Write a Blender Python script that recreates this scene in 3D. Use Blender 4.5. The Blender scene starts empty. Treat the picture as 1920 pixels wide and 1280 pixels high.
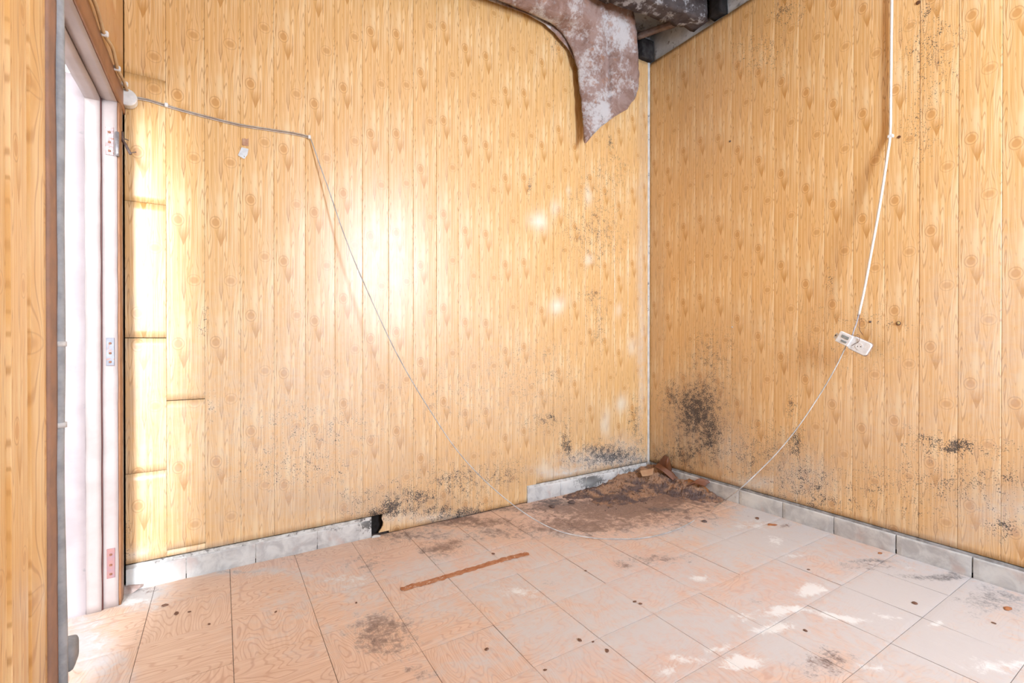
import bpy, bmesh, math, random
from mathutils import Vector, Matrix, noise as mn

random.seed(11)
S = bpy.context.scene
COL = S.collection
PI = math.pi

# ------------------------------------------------------------------ camera
FPX = 876.77
YAW, PIT = math.radians(31.879), math.radians(-0.2186)
CAM = Vector((-2.67505, -2.38022, 1.0))
FW = Vector((math.sin(YAW)*math.cos(PIT), math.cos(YAW)*math.cos(PIT), math.sin(PIT)))
RT = Vector((math.cos(YAW), -math.sin(YAW), 0))
UP = RT.cross(FW)
cd = bpy.data.cameras.new('camera'); cam = bpy.data.objects.new('camera', cd); COL.objects.link(cam)
cd.sensor_width = 36.0; cd.lens = 36.0*FPX/1920.0; cd.clip_start = 0.02
cam.matrix_world = Matrix((RT, UP, -FW)).transposed().to_4x4()
cam.location = CAM
S.camera = cam

# ------------------------------------------------------------------ light and exposure
w = bpy.data.worlds.new('sky'); S.world = w; w.use_nodes = True
bg = w.node_tree.nodes['Background']; bg.inputs[0].default_value = (0.93, 0.97, 1.0, 1); bg.inputs[1].default_value = 1.3
S.view_settings.view_transform = 'Standard'; S.view_settings.look = 'None'
S.view_settings.gamma = 1.0; S.view_settings.exposure = 0.31
S.view_settings.use_curve_mapping = False
S.cycles.max_bounces = 6; S.cycles.diffuse_bounces = 3; S.cycles.glossy_bounces = 2; S.cycles.transmission_bounces = 2
S.cycles.use_adaptive_sampling = True; S.cycles.adaptive_min_samples = 16; S.cycles.adaptive_threshold = 0.08; S.cycles.use_denoising = True
S.cycles.sample_clamp_indirect = 8.0

def area(name, loc, target, sx, sy, power, col=(1, 1, 1)):
    l = bpy.data.lights.new(name, 'AREA'); l.shape = 'RECTANGLE'; l.size = sx; l.size_y = sy
    l.energy = power; l.color = col
    o = bpy.data.objects.new(name, l); COL.objects.link(o); o.location = loc
    o.rotation_euler = (Vector(target)-Vector(loc)).to_track_quat('-Z', 'Y').to_euler()
    return o
# daylight in the window of the wall behind the camera
WX0, WX1, WZ0, WZ1 = -1.22, -0.60, 1.15, 2.72
area('window_daylight', ((WX0+WX1)/2, -3.86, (WZ0+WZ1)/2), ((WX0+WX1)/2, 0, (WZ0+WZ1)/2), WX1-WX0, WZ1-WZ0, 140, (0.80, 0.93, 1.13))
# bright yard outside the doorway
area('yard_daylight', (-4.02, -3.9, 1.75), (-3.0, -0.2, 0.9), 0.65, 2.6, 200, (0.90, 0.97, 1.06))

# ------------------------------------------------------------------ helpers
def ray(px, py): return FW + RT*((px-960)/FPX) - UP*((py-640)/FPX)
def hit(px, py, ax, v):
    d = ray(px, py); return CAM + d*((v-CAM[ax])/d[ax])
def FL(px, py, z=0.0): return hit(px, py, 2, z)
def BK(px, py, y=0.0): return hit(px, py, 1, y)
def RW(px, py, x=0.0): return hit(px, py, 0, x)
def fbm(p, o=4): return mn.fractal(Vector(p), 1.0, 2.0, o)

class Nd:
    """tiny arithmetic wrapper on shader sockets"""
    def __init__(s, nt, sock): s.nt = nt; s.k = sock
    def m(s, op, *a, clamp=False):
        n = s.nt.nodes.new('ShaderNodeMath'); n.operation = op; n.use_clamp = clamp
        for i, v in enumerate((s,)+a):
            if isinstance(v, Nd): s.nt.links.new(v.k, n.inputs[i])
            else: n.inputs[i].default_value = v
        return Nd(s.nt, n.outputs[0])
    def __add__(s, o): return s.m('ADD', o)
    __radd__ = __add__
    def __sub__(s, o): return s.m('SUBTRACT', o)
    def __rsub__(s, o): return (s*-1.0)+o
    def __mul__(s, o): return s.m('MULTIPLY', o)
    __rmul__ = __mul__
    def __truediv__(s, o): return s.m('DIVIDE', o)
    def abs(s): return s.m('ABSOLUTE')
    def sq(s): return s*s
    def exp(s): return s.m('EXPONENT')
    def fract(s): return s.m('FRACT')
    def mn(s, o): return s.m('MINIMUM', o)
    def mx(s, o): return s.m('MAXIMUM', o)
    def step(s, a, b):                      # smoothstep a..b -> 0..1
        n = s.nt.nodes.new('ShaderNodeMapRange'); n.interpolation_type = 'SMOOTHSTEP'
        s.nt.links.new(s.k, n.inputs[0])
        for i, v in ((1, a), (2, b)):
            if isinstance(v, Nd): s.nt.links.new(v.k, n.inputs[i])
            else: n.inputs[i].default_value = v
        n.inputs[3].default_value = 0; n.inputs[4].default_value = 1
        return Nd(s.nt, n.outputs[0])

class Mat:
    def __init__(s, name, rough=0.6, spec=0.5):
        s.m = bpy.data.materials.new(name); s.m.use_nodes = True
        s.nt = s.m.node_tree; s.b = s.nt.nodes['Principled BSDF']
        s.b.inputs['Roughness'].default_value = rough
        s.b.inputs['Specular IOR Level'].default_value = spec
    def val(s, v):
        n = s.nt.nodes.new('ShaderNodeValue'); n.outputs[0].default_value = v; return Nd(s.nt, n.outputs[0])
    def pos(s, kind='Object'):
        n = s.nt.nodes.new('ShaderNodeTexCoord'); return n.outputs[kind]
    def xyz(s, sock):
        n = s.nt.nodes.new('ShaderNodeSeparateXYZ'); s.nt.links.new(sock, n.inputs[0])
        return [Nd(s.nt, n.outputs[i]) for i in range(3)]
    def vec(s, x, y, z=0.0):
        n = s.nt.nodes.new('ShaderNodeCombineXYZ')
        for i, v in enumerate((x, y, z)):
            if isinstance(v, Nd): s.nt.links.new(v.k, n.inputs[i])
            else: n.inputs[i].default_value = v
        return n.outputs[0]
    def world(s):
        n = s.nt.nodes.new('ShaderNodeNewGeometry'); return n.outputs['Position']
    def noise(s, v, scale=5, detail=4, rough=0.55, dist=0.0):
        n = s.nt.nodes.new('ShaderNodeTexNoise'); s.nt.links.new(v, n.inputs['Vector'])
        n.inputs['Scale'].default_value = scale; n.inputs['Detail'].default_value = detail
        n.inputs['Roughness'].default_value = rough; n.inputs['Distortion'].default_value = dist
        return Nd(s.nt, n.outputs[0])
    def attr(s, name):
        n = s.nt.nodes.new('ShaderNodeAttribute'); n.attribute_name = name; return Nd(s.nt, n.outputs['Fac'])
    def mix(s, f, a, b):
        n = s.nt.nodes.new('ShaderNodeMix'); n.data_type = 'RGBA'
        for v, i in ((f, 0), (a, 6), (b, 7)):
            if isinstance(v, Nd): s.nt.links.new(v.k, n.inputs[i])
            elif isinstance(v, (float, int)): n.inputs[i].default_value = v
            elif isinstance(v, (tuple, list)): n.inputs[i].default_value = (*v, 1)
            else: s.nt.links.new(v, n.inputs[i])
        return n.outputs[2]
    def col(s, sock):
        if isinstance(sock, tuple): s.b.inputs['Base Color'].default_value = (*sock, 1)
        else: s.nt.links.new(sock, s.b.inputs['Base Color'])
    def rough(s, nd): s.nt.links.new(nd.k, s.b.inputs['Roughness'])
    def bump(s, h, strength=0.3, dist=0.002):
        n = s.nt.nodes.new('ShaderNodeBump'); n.inputs['Strength'].default_value = strength
        n.inputs['Distance'].default_value = dist
        s.nt.links.new(h.k, n.inputs['Height']); s.nt.links.new(n.outputs[0], s.b.inputs['Normal'])

MATS = {}
def simple(name, c1, c2=None, scale=20, rough=0.6, spec=0.4, bump=0.0, metal=0.0, c3=None, s3=60, t3=(0.55, 0.68)):
    if name in MATS: return MATS[name]
    M = Mat(name, rough, spec); p = M.pos('Object')
    n = M.noise(p, scale, 5, 0.6)
    c = M.mix(n.step(0.35, 0.65), c1, c2 or tuple(x*0.8 for x in c1))
    if c3: c = M.mix(M.noise(p, s3, 4, 0.65).step(*t3), c, c3)
    M.col(c); M.b.inputs['Metallic'].default_value = metal
    if bump: M.bump(M.noise(p, scale*3, 5, 0.7), bump, 0.004)
    MATS[name] = M.m; return M.m

# ---- printed pine panel boards
def panel_material(name='printed_pine_panel', base=((0.78, 0.445, 0.15), (0.92, 0.67, 0.365), (0.44, 0.175, 0.04))):
    M = Mat(name, 0.30, 0.9)
    uvn = M.nt.nodes.new('ShaderNodeUVMap')
    u, t, _ = M.xyz(uvn.outputs[0])                 # u: 0..1 across the board, t: pattern repeats
    tf = t.fract()
    wp = M.world()
    def wrapd(c):                                    # signed distance along the board, in repeats
        return (tf - (c - 0.5)).fract() - 0.5
    K = 3.92
    aL, bL = u - 0.30, wrapd(0.0)*K
    aR, bR = u - 0.72, wrapd(0.52)*K
    gL = ((aL.sq()*38.0 + bL.sq()*9.0) * -1.0).exp()
    gR = ((aR.sq()*40.0 + bR.sq()*5.0) * -1.0).exp()
    up = u - aL*gL*0.8 - aR*gR*0.85
    # repeating print: noise drawn on a circle in t so that it repeats like the foil does
    ang = tf * (2*PI)
    cs, sn = ang.m('COSINE'), ang.m('SINE')
    v1 = M.vec(up*5.2, cs*0.20, sn*0.20)
    v2 = M.vec(up*17.0, cs*0.22, sn*0.22)
    n1 = M.noise(v1, 1.0, 1, 0.3); n2 = M.noise(v2, 1.0, 2, 0.6)
    tone = n2.step(0.38, 0.62)
    c = M.mix(tone*0.75 + 0.1, base[1], base[0])
    # growth lines: contours of the slow noise
    k = (n1*13.0 + n2*0.10).fract()
    line = (k - 0.5).abs().step(0.17, 0.03)
    c = M.mix(line*0.55, c, base[2])
    c = M.mix(n1.step(0.44, 0.60)*0.45, c, base[0])
    # pale sapwood band above the left knot
    pale = ((u - 0.42).abs().step(0.13, 0.05)) * (bL - 0.55).abs().step(0.55, 0.2)
    c = M.mix(pale*0.55, c, (0.90, 0.69, 0.40))
    # wedge (cathedral tip) under the left knot, pointing down
    hw = (bL + 0.80) * 0.33                           # half width shrinks to the tip at b=-0.72
    wed = (hw - (u - 0.46 - bL*0.02).abs()).step(-0.006, 0.010) * bL.step(-0.14, -0.26)
    wedf = wed * bL.step(-0.15, -0.62)
    c = M.mix(wedf*0.70 + wed*0.14, c, (0.58, 0.27, 0.06))
    # drop-shaped tip beside the right knot
    hb = bR + 0.64
    hw2 = (hb*0.20).mn(0.058 - (hb-0.35)*0.045)
    drop = (hw2 - (u - 0.45).abs()).step(-0.002, 0.012) * hb.step(0.0, 0.02)
    edge = drop * (1.0 - (hw2 - (u - 0.45).abs()).step(0.006, 0.026))
    c = M.mix(drop*hb.step(1.0, 0.0)*0.40 + edge*0.55, c, base[2])
    # knots
    dL = ((aL*1.0).sq() + (bL*0.82).sq()).m('SQRT'); dR = ((aR*0.9).sq() + (bR*0.95).sq()).m('SQRT')
    kn = dL.step(0.115, 0.085)*0.72 + dR.step(0.13, 0.07)*0.62
    c = M.mix(kn, c, (0.60, 0.28, 0.075))
    ring = (dL - 0.155).abs().step(0.02, 0.0)*0.5 + (dR - 0.165).abs().step(0.02, 0.0)*0.35
    c = M.mix(ring, c, base[2])
    # age: bleaching, grime, mould; also painted sheen and corner shade (fields stored on the boards)
    fine = M.noise(wp, 190, 2, 0.75); mid = M.noise(wp, 34, 2, 0.65); big = M.noise(wp, 9, 2, 0.6)
    pl = M.attr('pale'); c = M.mix(pl.m('MULTIPLY', 0.85, clamp=True), c, (0.93, 0.88, 0.72))
    d = M.attr('grime_shade')
    c = M.mix((d*(0.5+mid*0.8)).m('MULTIPLY', 0.85, clamp=True), c, (0.37, 0.285, 0.225))
    du = M.attr('chalk_sheen')
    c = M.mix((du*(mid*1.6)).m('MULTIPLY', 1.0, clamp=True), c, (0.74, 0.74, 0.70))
    mo = M.attr('mould')
    speck = (fine*0.66 + mid*0.34 + mo*0.17).step(0.60, 0.67) * mo.step(0.02, 0.14)
    c = M.mix(speck*0.92, c, (0.03, 0.025, 0.027))
    tiny = (fine*0.8 + big*0.5).step(0.94, 0.99)
    c = M.mix(tiny*0.6, c, (0.12, 0.07, 0.04))
    M.col(c)
    M.rough((mid*0.12 + 0.29 + d*0.2 + mo*0.2 + du*0.25))
    M.bump(n2*0.5 + fine*0.2, 0.035, 0.001)
    return M.m
M_PANEL = panel_material()
M_PANELDK = panel_material('shaded_pine_panel', ((0.62, 0.33, 0.10), (0.68, 0.38, 0.13), (0.52, 0.25, 0.07)))  # darker panel copy with the shade over the doorway put into its colour

# ---- floor tiles printed like parquet
def tile_material():
    M = Mat('wood_print_floor_tile', 0.5, 0.4)
    uvn = M.nt.nodes.new('ShaderNodeUVMap'); u, v, _ = M.xyz(uvn.outputs[0])
    wp = M.world()
    q = M.vec(u*3.6, v*0.95)
    n1 = M.noise(q, 1.0, 0.6, 0.4); n2 = M.noise(M.vec(u*22.0, v*1.8), 1.0, 3, 0.6)
    c = M.mix(n2.step(0.3, 0.7), (0.78, 0.56, 0.42), (0.70, 0.47, 0.33))
    k = (n1*19.0 + n2*0.15).fract(); ln = (k-0.5).abs().step(0.2, 0.03)
    c = M.mix(ln*0.45, c, (0.50, 0.25, 0.16))
    fine = M.noise(wp, 120, 3, 0.7); mid = M.noise(wp, 26, 4, 0.68, 0.6); big = M.noise(wp, 6, 3, 0.6, 0.5)
    pk = M.attr('pink'); c = M.mix((pk*(0.35+big*0.9)).m('MULTIPLY', 0.8, clamp=True), c, (0.66, 0.50, 0.47))
    du = M.attr('dust')
    f = (du*0.95 + (mid-0.5)*1.3 + (big-0.5)*1.2 + (fine-0.5)*0.4).step(0.0, 0.85)*du.step(0.0, 0.25)
    c = M.mix(f*0.88, c, (0.62, 0.605, 0.60))
    ch = M.attr('chalk_sheen')
    f = (ch + (mid-0.5)*1.5 + (big-0.5)*0.8 + (fine-0.5)*0.4).step(0.35, 0.85)
    c = M.mix(f*0.85, c, (0.86, 0.86, 0.84))
    ea = M.attr('earth')
    f = (ea + (mid-0.5)*1.9 + (big-0.5)*0.8 + (fine-0.5)*1.0).step(0.28, 0.9)*ea.step(0.02, 0.15)
    c = M.mix(f*0.88, c, M.mix(fine.step(0.4, 0.6), (0.15, 0.09, 0.075), (0.30, 0.19, 0.145)))
    so = M.attr('soot')
    f = (so + (mid-0.5)*1.1 + (fine-0.5)*0.8).step(0.3, 0.9)*so.step(0.02, 0.15)
    c = M.mix(f*0.85, c, (0.13, 0.12, 0.12))
    sp = (fine*0.8 + big*0.4).step(0.86, 0.92)
    c = M.mix(sp*0.5, c, (0.16, 0.08, 0.05))
    M.col(c)
    M.rough(0.42 + f*0.3 + du*0.2)
    M.bump(mid*0.5+fine*0.5, 0.2, 0.002)
    return M.m
M_TILE = tile_material()
M_GROUT = simple('tile_grout', (0.20, 0.15, 0.125), (0.12, 0.09, 0.08), 30, 0.9)

def skirting_material():
    M = Mat('chalky_skirting_tile', 0.6, 0.35); wp = M.world()
    n = M.noise(wp, 16, 5, 0.65, 0.5); f = M.noise(wp, 90, 4, 0.7)
    c = M.mix(n.step(0.35, 0.65), (0.66, 0.66, 0.64), (0.48, 0.475, 0.47))
    c = M.mix(M.noise(wp, 8, 3, 0.5).step(0.56, 0.70)*0.5, c, (0.60, 0.42, 0.36))
    mo = M.attr('mould')
    c = M.mix((f*0.5+n*0.5+mo*0.3).step(0.62, 0.70)*mo.step(0.02, 0.2)*0.9, c, (0.05, 0.05, 0.05))
    ch = M.attr('chalk_sheen'); c = M.mix((ch*(0.5+n)).m('MULTIPLY', 0.9, clamp=True), c, (0.86, 0.87, 0.84))
    c = M.mix(f.step(0.66, 0.74)*0.5, c, (0.2, 0.18, 0.17))
    M.col(c); M.bump(n+f*0.4, 0.35, 0.003); return M.m
M_SKIRT = skirting_material()
M_MORTAR = simple('crumbled_mortar', (0.72, 0.71, 0.68), (0.50, 0.48, 0.45), 35, 0.9, 0.2, 0.5, c3=(0.2, 0.18, 0.17), s3=45)
M_BACK = simple('dark_wall_cavity', (0.035, 0.03, 0.028), (0.02, 0.018, 0.017), 20, 0.95, 0.1)
M_PLASTER = simple('grey_old_plaster', (0.66, 0.66, 0.65), (0.50, 0.50, 0.49), 9, 0.9, 0.2, 0.5, c3=(0.20, 0.18, 0.165), s3=24, t3=(0.56, 0.72))
M_WHITEP = simple('white_painted_wall', (0.78, 0.74, 0.68), (0.70, 0.66, 0.60), 3, 0.8, 0.2)
M_PINK = simple('pink_painted_timber', (0.48, 0.40, 0.375), (0.42, 0.345, 0.32), 7, 0.5, 0.4, 0.15, c3=(0.44, 0.36, 0.34), s3=26, t3=(0.63, 0.74))
M_BROWNF = simple('brown_painted_timber', (0.36, 0.17, 0.08), (0.29, 0.13, 0.06), 10, 0.5, 0.4, 0.1)
M_GREYM = simple('grey_conduit_plastic', (0.42, 0.43, 0.44), (0.30, 0.31, 0.32), 22, 0.6, 0.4, 0.3)
M_STEEL = simple('painted_rusty_steel', (0.50, 0.40, 0.40), (0.36, 0.26, 0.25), 60, 0.5, 0.5, 0.3, c3=(0.34, 0.13, 0.06), s3=90)
M_DSTEEL = simple('dark_rusty_steel', (0.17, 0.12, 0.11), (0.10, 0.07, 0.06), 70, 0.5, 0.5, 0.3)
M_WHITE = simple('white_plastic', (0.86, 0.86, 0.84), (0.76, 0.76, 0.74), 40, 0.4, 0.5)
M_CABW = simple('white_cable_sheath', (0.86, 0.84, 0.80), (0.78, 0.75, 0.70), 60, 0.45, 0.5)
M_WIRE = simple('grey_bare_wire', (0.60, 0.59, 0.58), (0.38, 0.37, 0.36), 18, 0.55, 0.4)
M_BRCAB = simple('brown_grey_cable', (0.38, 0.30, 0.24), (0.56, 0.52, 0.47), 22, 0.55, 0.4)
M_BEIGE = simple('beige_cable_sheath', (0.62, 0.45, 0.26), (0.52, 0.35, 0.19), 25, 0.5, 0.4)

# ------------------------------------------------------------------ object helpers
def link(name, me, mat, parent=None, loc=None):
    o = bpy.data.objects.new(name, me); COL.objects.link(o)
    if mat is not None and not me.materials: me.materials.append(mat)
    if parent: o.parent = parent
    if loc: o.location = loc
    return o
def mesh(name, verts, faces, smooth=False):
    me = bpy.data.meshes.new(name); me.from_pydata([tuple(v) for v in verts], [], faces); me.update()
    if smooth: me.polygons.foreach_set('use_smooth', [True]*len(me.polygons))
    return me
def empty(name, loc=(0, 0, 0), parent=None):
    o = bpy.data.objects.new(name, None); COL.objects.link(o); o.location = loc; o.empty_display_size = 0.05
    if parent: o.parent = parent
    return o
def tag(o, label, cat, group=None, kind=None):
    o['label'] = label; o['category'] = cat
    if group: o['group'] = group
    if kind: o['kind'] = kind
    return o
def struct(o, label=None):
    o['kind'] = 'structure'
    if label: o['label'] = label
    return o
def box_mesh(name, x0, x1, y0, y1, z0, z1, bev=0.0, seg=1):
    bm = bmesh.new()
    bmesh.ops.create_cube(bm, size=1)
    for v in bm.verts:
        v.co = Vector(((x0+x1)/2+v.co.x*(x1-x0), (y0+y1)/2+v.co.y*(y1-y0), (z0+z1)/2+v.co.z*(z1-z0)))
    if bev: bmesh.ops.bevel(bm, geom=bm.edges[:], offset=bev, segments=seg, affect='EDGES', profile=0.5)
    me = bpy.data.meshes.new(name); bm.to_mesh(me); bm.free(); return me
def box(name, x0, x1, y0, y1, z0, z1, mat, parent=None, bev=0.0, seg=1):
    return link(name, box_mesh(name, x0, x1, y0, y1, z0, z1, bev, seg), mat, parent)
def rough_box(name, a, b, mat, parent=None, n=(10, 4, 4), amp=0.006, fr=14, M4=None, seed=0):
    """box subdivided and roughened, from corner a to corner b in its own frame"""
    bm = bmesh.new(); bmesh.ops.create_cube(bm, size=1)
    for ax in range(3):
        es = [e for e in bm.edges if abs((e.verts[0].co-e.verts[1].co)[ax]) > 1e-6 and
              abs((e.verts[0].co-e.verts[1].co)[(ax+1) % 3]) < 1e-6 and abs((e.verts[0].co-e.verts[1].co)[(ax+2) % 3]) < 1e-6]
        if n[ax] > 1: bmesh.ops.subdivide_edges(bm, edges=es, cuts=n[ax]-1, use_grid_fill=True)
    a = Vector(a); b = Vector(b)
    for v in bm.verts:
        c = Vector([(a[i]+b[i])/2+v.co[i]*(b[i]-a[i]) for i in range(3)])
        q = c*fr + Vector((seed*7.3, seed*3.1, seed))
        c += Vector((mn.noise(q), mn.noise(q+Vector((31, 0, 0))), mn.noise(q+Vector((0, 47, 0)))))*amp
        v.co = (M4 @ c) if M4 else c
    me = bpy.data.meshes.new(name); bm.to_mesh(me); bm.free()
    me.polygons.foreach_set('use_smooth', [True]*len(me.polygons))
    return link(name, me, mat, parent)
def catmull(pts, n=8):
    P = [pts[0]*2-pts[1]]+list(pts)+[pts[-1]*2-pts[-2]]; out = []
    for i in range(1, len(P)-2):
        p0, p1, p2, p3 = P[i-1:i+3]
        for k in range(n):
            t = k/n
            out.append(0.5*((2*p1)+(p2-p0)*t+(2*p0-5*p1+4*p2-p3)*t*t+(3*p1-p0-3*p2+p3)*t*t*t))
    out.append(P[-2]); return out
def tube_mesh(name, pts, r, seg=8, cap=True):
    pts = [Vector(p) for p in pts]; vs = []; fs = []
    N = len(pts); up = Vector((0.13, 0.31, 0.94)).normalized()
    for i, p in enumerate(pts):
        t = (pts[min(i+1, N-1)]-pts[max(i-1, 0)]).normalized()
        a = t.cross(up)
        if a.length < 1e-4: a = t.cross(Vector((1, 0, 0)))
        a.normalize(); b = t.cross(a); rr = r[i] if isinstance(r, list) else r
        for k in range(seg):
            an = 2*PI*k/seg; vs.append(p+(a*math.cos(an)+b*math.sin(an))*rr)
    for i in range(N-1):
        for k in range(seg):
            k2 = (k+1) % seg; fs.append((i*seg+k, i*seg+k2, (i+1)*seg+k2, (i+1)*seg+k))
    if cap: fs.append(tuple(range(seg))[::-1]); fs.append(tuple((N-1)*seg+k for k in range(seg)))
    return mesh(name, vs, fs, True)
def tube(name, pts, r, mat, parent=None, seg=8, smooth_n=8):
    pts = [Vector(p) for p in pts]
    if smooth_n: pts = catmull(pts, smooth_n)
    return link(name, tube_mesh(name, pts, r, seg), mat, parent)

# ---- stain and painted-light fields: ellipses on a surface; value summed with soft edges
def blob(fn, px, py, rx, ry, amt):
    c = fn(px, py); a = (fn(px+rx, py)-fn(px-rx, py))*0.5; b = (fn(px, py+ry)-fn(px, py-ry))*0.5
    return (c, a, b, amt)
def field(blobs, i, j):
    """evaluator on coordinates i, j of the surface"""
    L = []
    for c, a, b, amt in blobs:
        det = a[i]*b[j]-a[j]*b[i]
        if abs(det) < 1e-12: continue
        L.append((c[i], c[j], b[j]/det, -b[i]/det, -a[j]/det, a[i]/det, amt))
    def f(p, q):
        s = 0.0
        for cx, cy, m00, m01, m10, m11, amt in L:
            dx = p-cx; dy = q-cy
            e = (m00*dx+m01*dy)**2+(m10*dx+m11*dy)**2
            if e < 4.0: s = max(s, amt*math.exp(-e*1.1))
        return s
    return f

BKF = {
 'mould': [(1150, 855, 75, 26, 1.0), (1065, 838, 14, 26, 1.0), (1030, 792, 45, 16, .55), (1195, 800, 14, 50, .6), (785, 930, 50, 26, .8), (860, 905, 70, 34, .6),
           (940, 890, 45, 26, .55), (735, 955, 34, 18, 1.1), (850, 962, 150, 14, .8), (690, 930, 50, 25, .4), (1120, 430, 60, 70, .42), (1112, 556, 26, 14, .6), (1125, 600, 20, 60, .35),
           (997, 345, 4, 30, .8), (1146, 265, 5, 18, .9), (1140, 330, 50, 40, .3), (560, 880, 120, 40, .28), (600, 800, 160, 60, .16), (1010, 700, 120, 90, .16), (1085, 50, 30, 18, .5),
           (1060, 80, 30, 20, .45), (860, 750, 200, 120, .1), (700, 960, 20, 12, .9), (235, 1020, 14, 60, .3), (383, 600, 8, 30, .35), (395, 770, 10, 30, .25)],
 'grime_shade': [(740, 945, 250, 40, .55), (1140, 868, 110, 26, .5), (900, 900, 200, 60, .35), (1050, 800, 120, 70, .22), (600, 960, 260, 50, .22), (1208, 300, 10, 300, .35), (1150, 60, 60, 50, .3), (240, 700, 7, 500, .45)],  # tall thin strips darken both ends of the wall
 'chalk_sheen': [(560, 800, 280, 240, .36), (900, 720, 200, 160, .2), (1150, 862, 90, 18, .9), (1070, 885, 60, 9, .9), (860, 972, 150, 10, .8), (420, 1030, 160, 10, .5), (258, 1050, 40, 14, .6), (1175, 840, 40, 26, .5), (1205, 650, 7, 250, .4)],  # broad faint ellipses paint window sheen into the board colour
 'pale':  [(1010, 412, 17, 16, 1.1), (1045, 573, 15, 15, 1.1), (1107, 485, 8, 10, .9), (1105, 368, 6, 18, .8), (1044, 392, 8, 12, .6), (1165, 757, 10, 14, .9), (1139, 792, 8, 22, .8), (1189, 648, 7, 14, .7), (1162, 585, 5, 10, .6), (1068, 360, 4, 8, .6), (1025, 880, 10, 12, .6), (395, 770, 6, 12, .6)],
}
RWF = {
 'mould': [(1305, 770, 46, 56, 1.15), (1330, 815, 34, 50, 1.0), (1262, 745, 28, 34, .75), (1330, 680, 50, 60, .40), (1285, 850, 55, 30, .75), (1490, 832, 16, 34, .95), (1500, 900, 60, 60, .5), (1522, 915, 20, 40, .75),
           (1780, 838, 52, 13, 1.15), (1735, 822, 22, 10, .9), (1700, 830, 20, 30, .4), (1870, 850, 30, 12, .6), (1830, 900, 130, 50, .36), (1700, 920, 220, 60, .26), (1480, 762, 10, 20, .8), (1400, 850, 70, 60, .42),
           (1640, 603, 90, 8, .35), (1740, 90, 60, 90, .34), (1722, 240, 40, 60, .34), (1420, 100, 60, 60, .22), (1470, 20, 30, 20, .5), (1555, 520, 8, 20, .5), (1560, 640, 200, 140, .1), (1740, 15, 10, 10, .8), (1530, 940, 90, 26, .55), (1880, 990, 30, 20, .6), (1240, 870, 30, 30, .8)],
 'grime_shade': [(1300, 795, 85, 110, .95), (1330, 700, 90, 90, .4), (1440, 880, 130, 70, .45), (1860, 930, 150, 60, .38), (1640, 1000, 260, 40, .25), (1235, 620, 16, 330, .32), (1250, 840, 60, 70, .55), (1300, 250, 90, 260, .26), (1340, 620, 120, 60, .2)],  # two tallest ellipses paint in the shading by the corner
 'chalk_sheen': [(1860, 660, 160, 280, .3), (1700, 800, 220, 160, .2), (1500, 900, 70, 60, .45), (1880, 960, 120, 60, .45), (1410, 905, 60, 14, .7), (1650, 1010, 220, 14, .4), (1370, 850, 40, 50, .35)],  # big faint ellipses paint the doorway's sheen into the boards
 'pale':  [],
}
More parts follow.
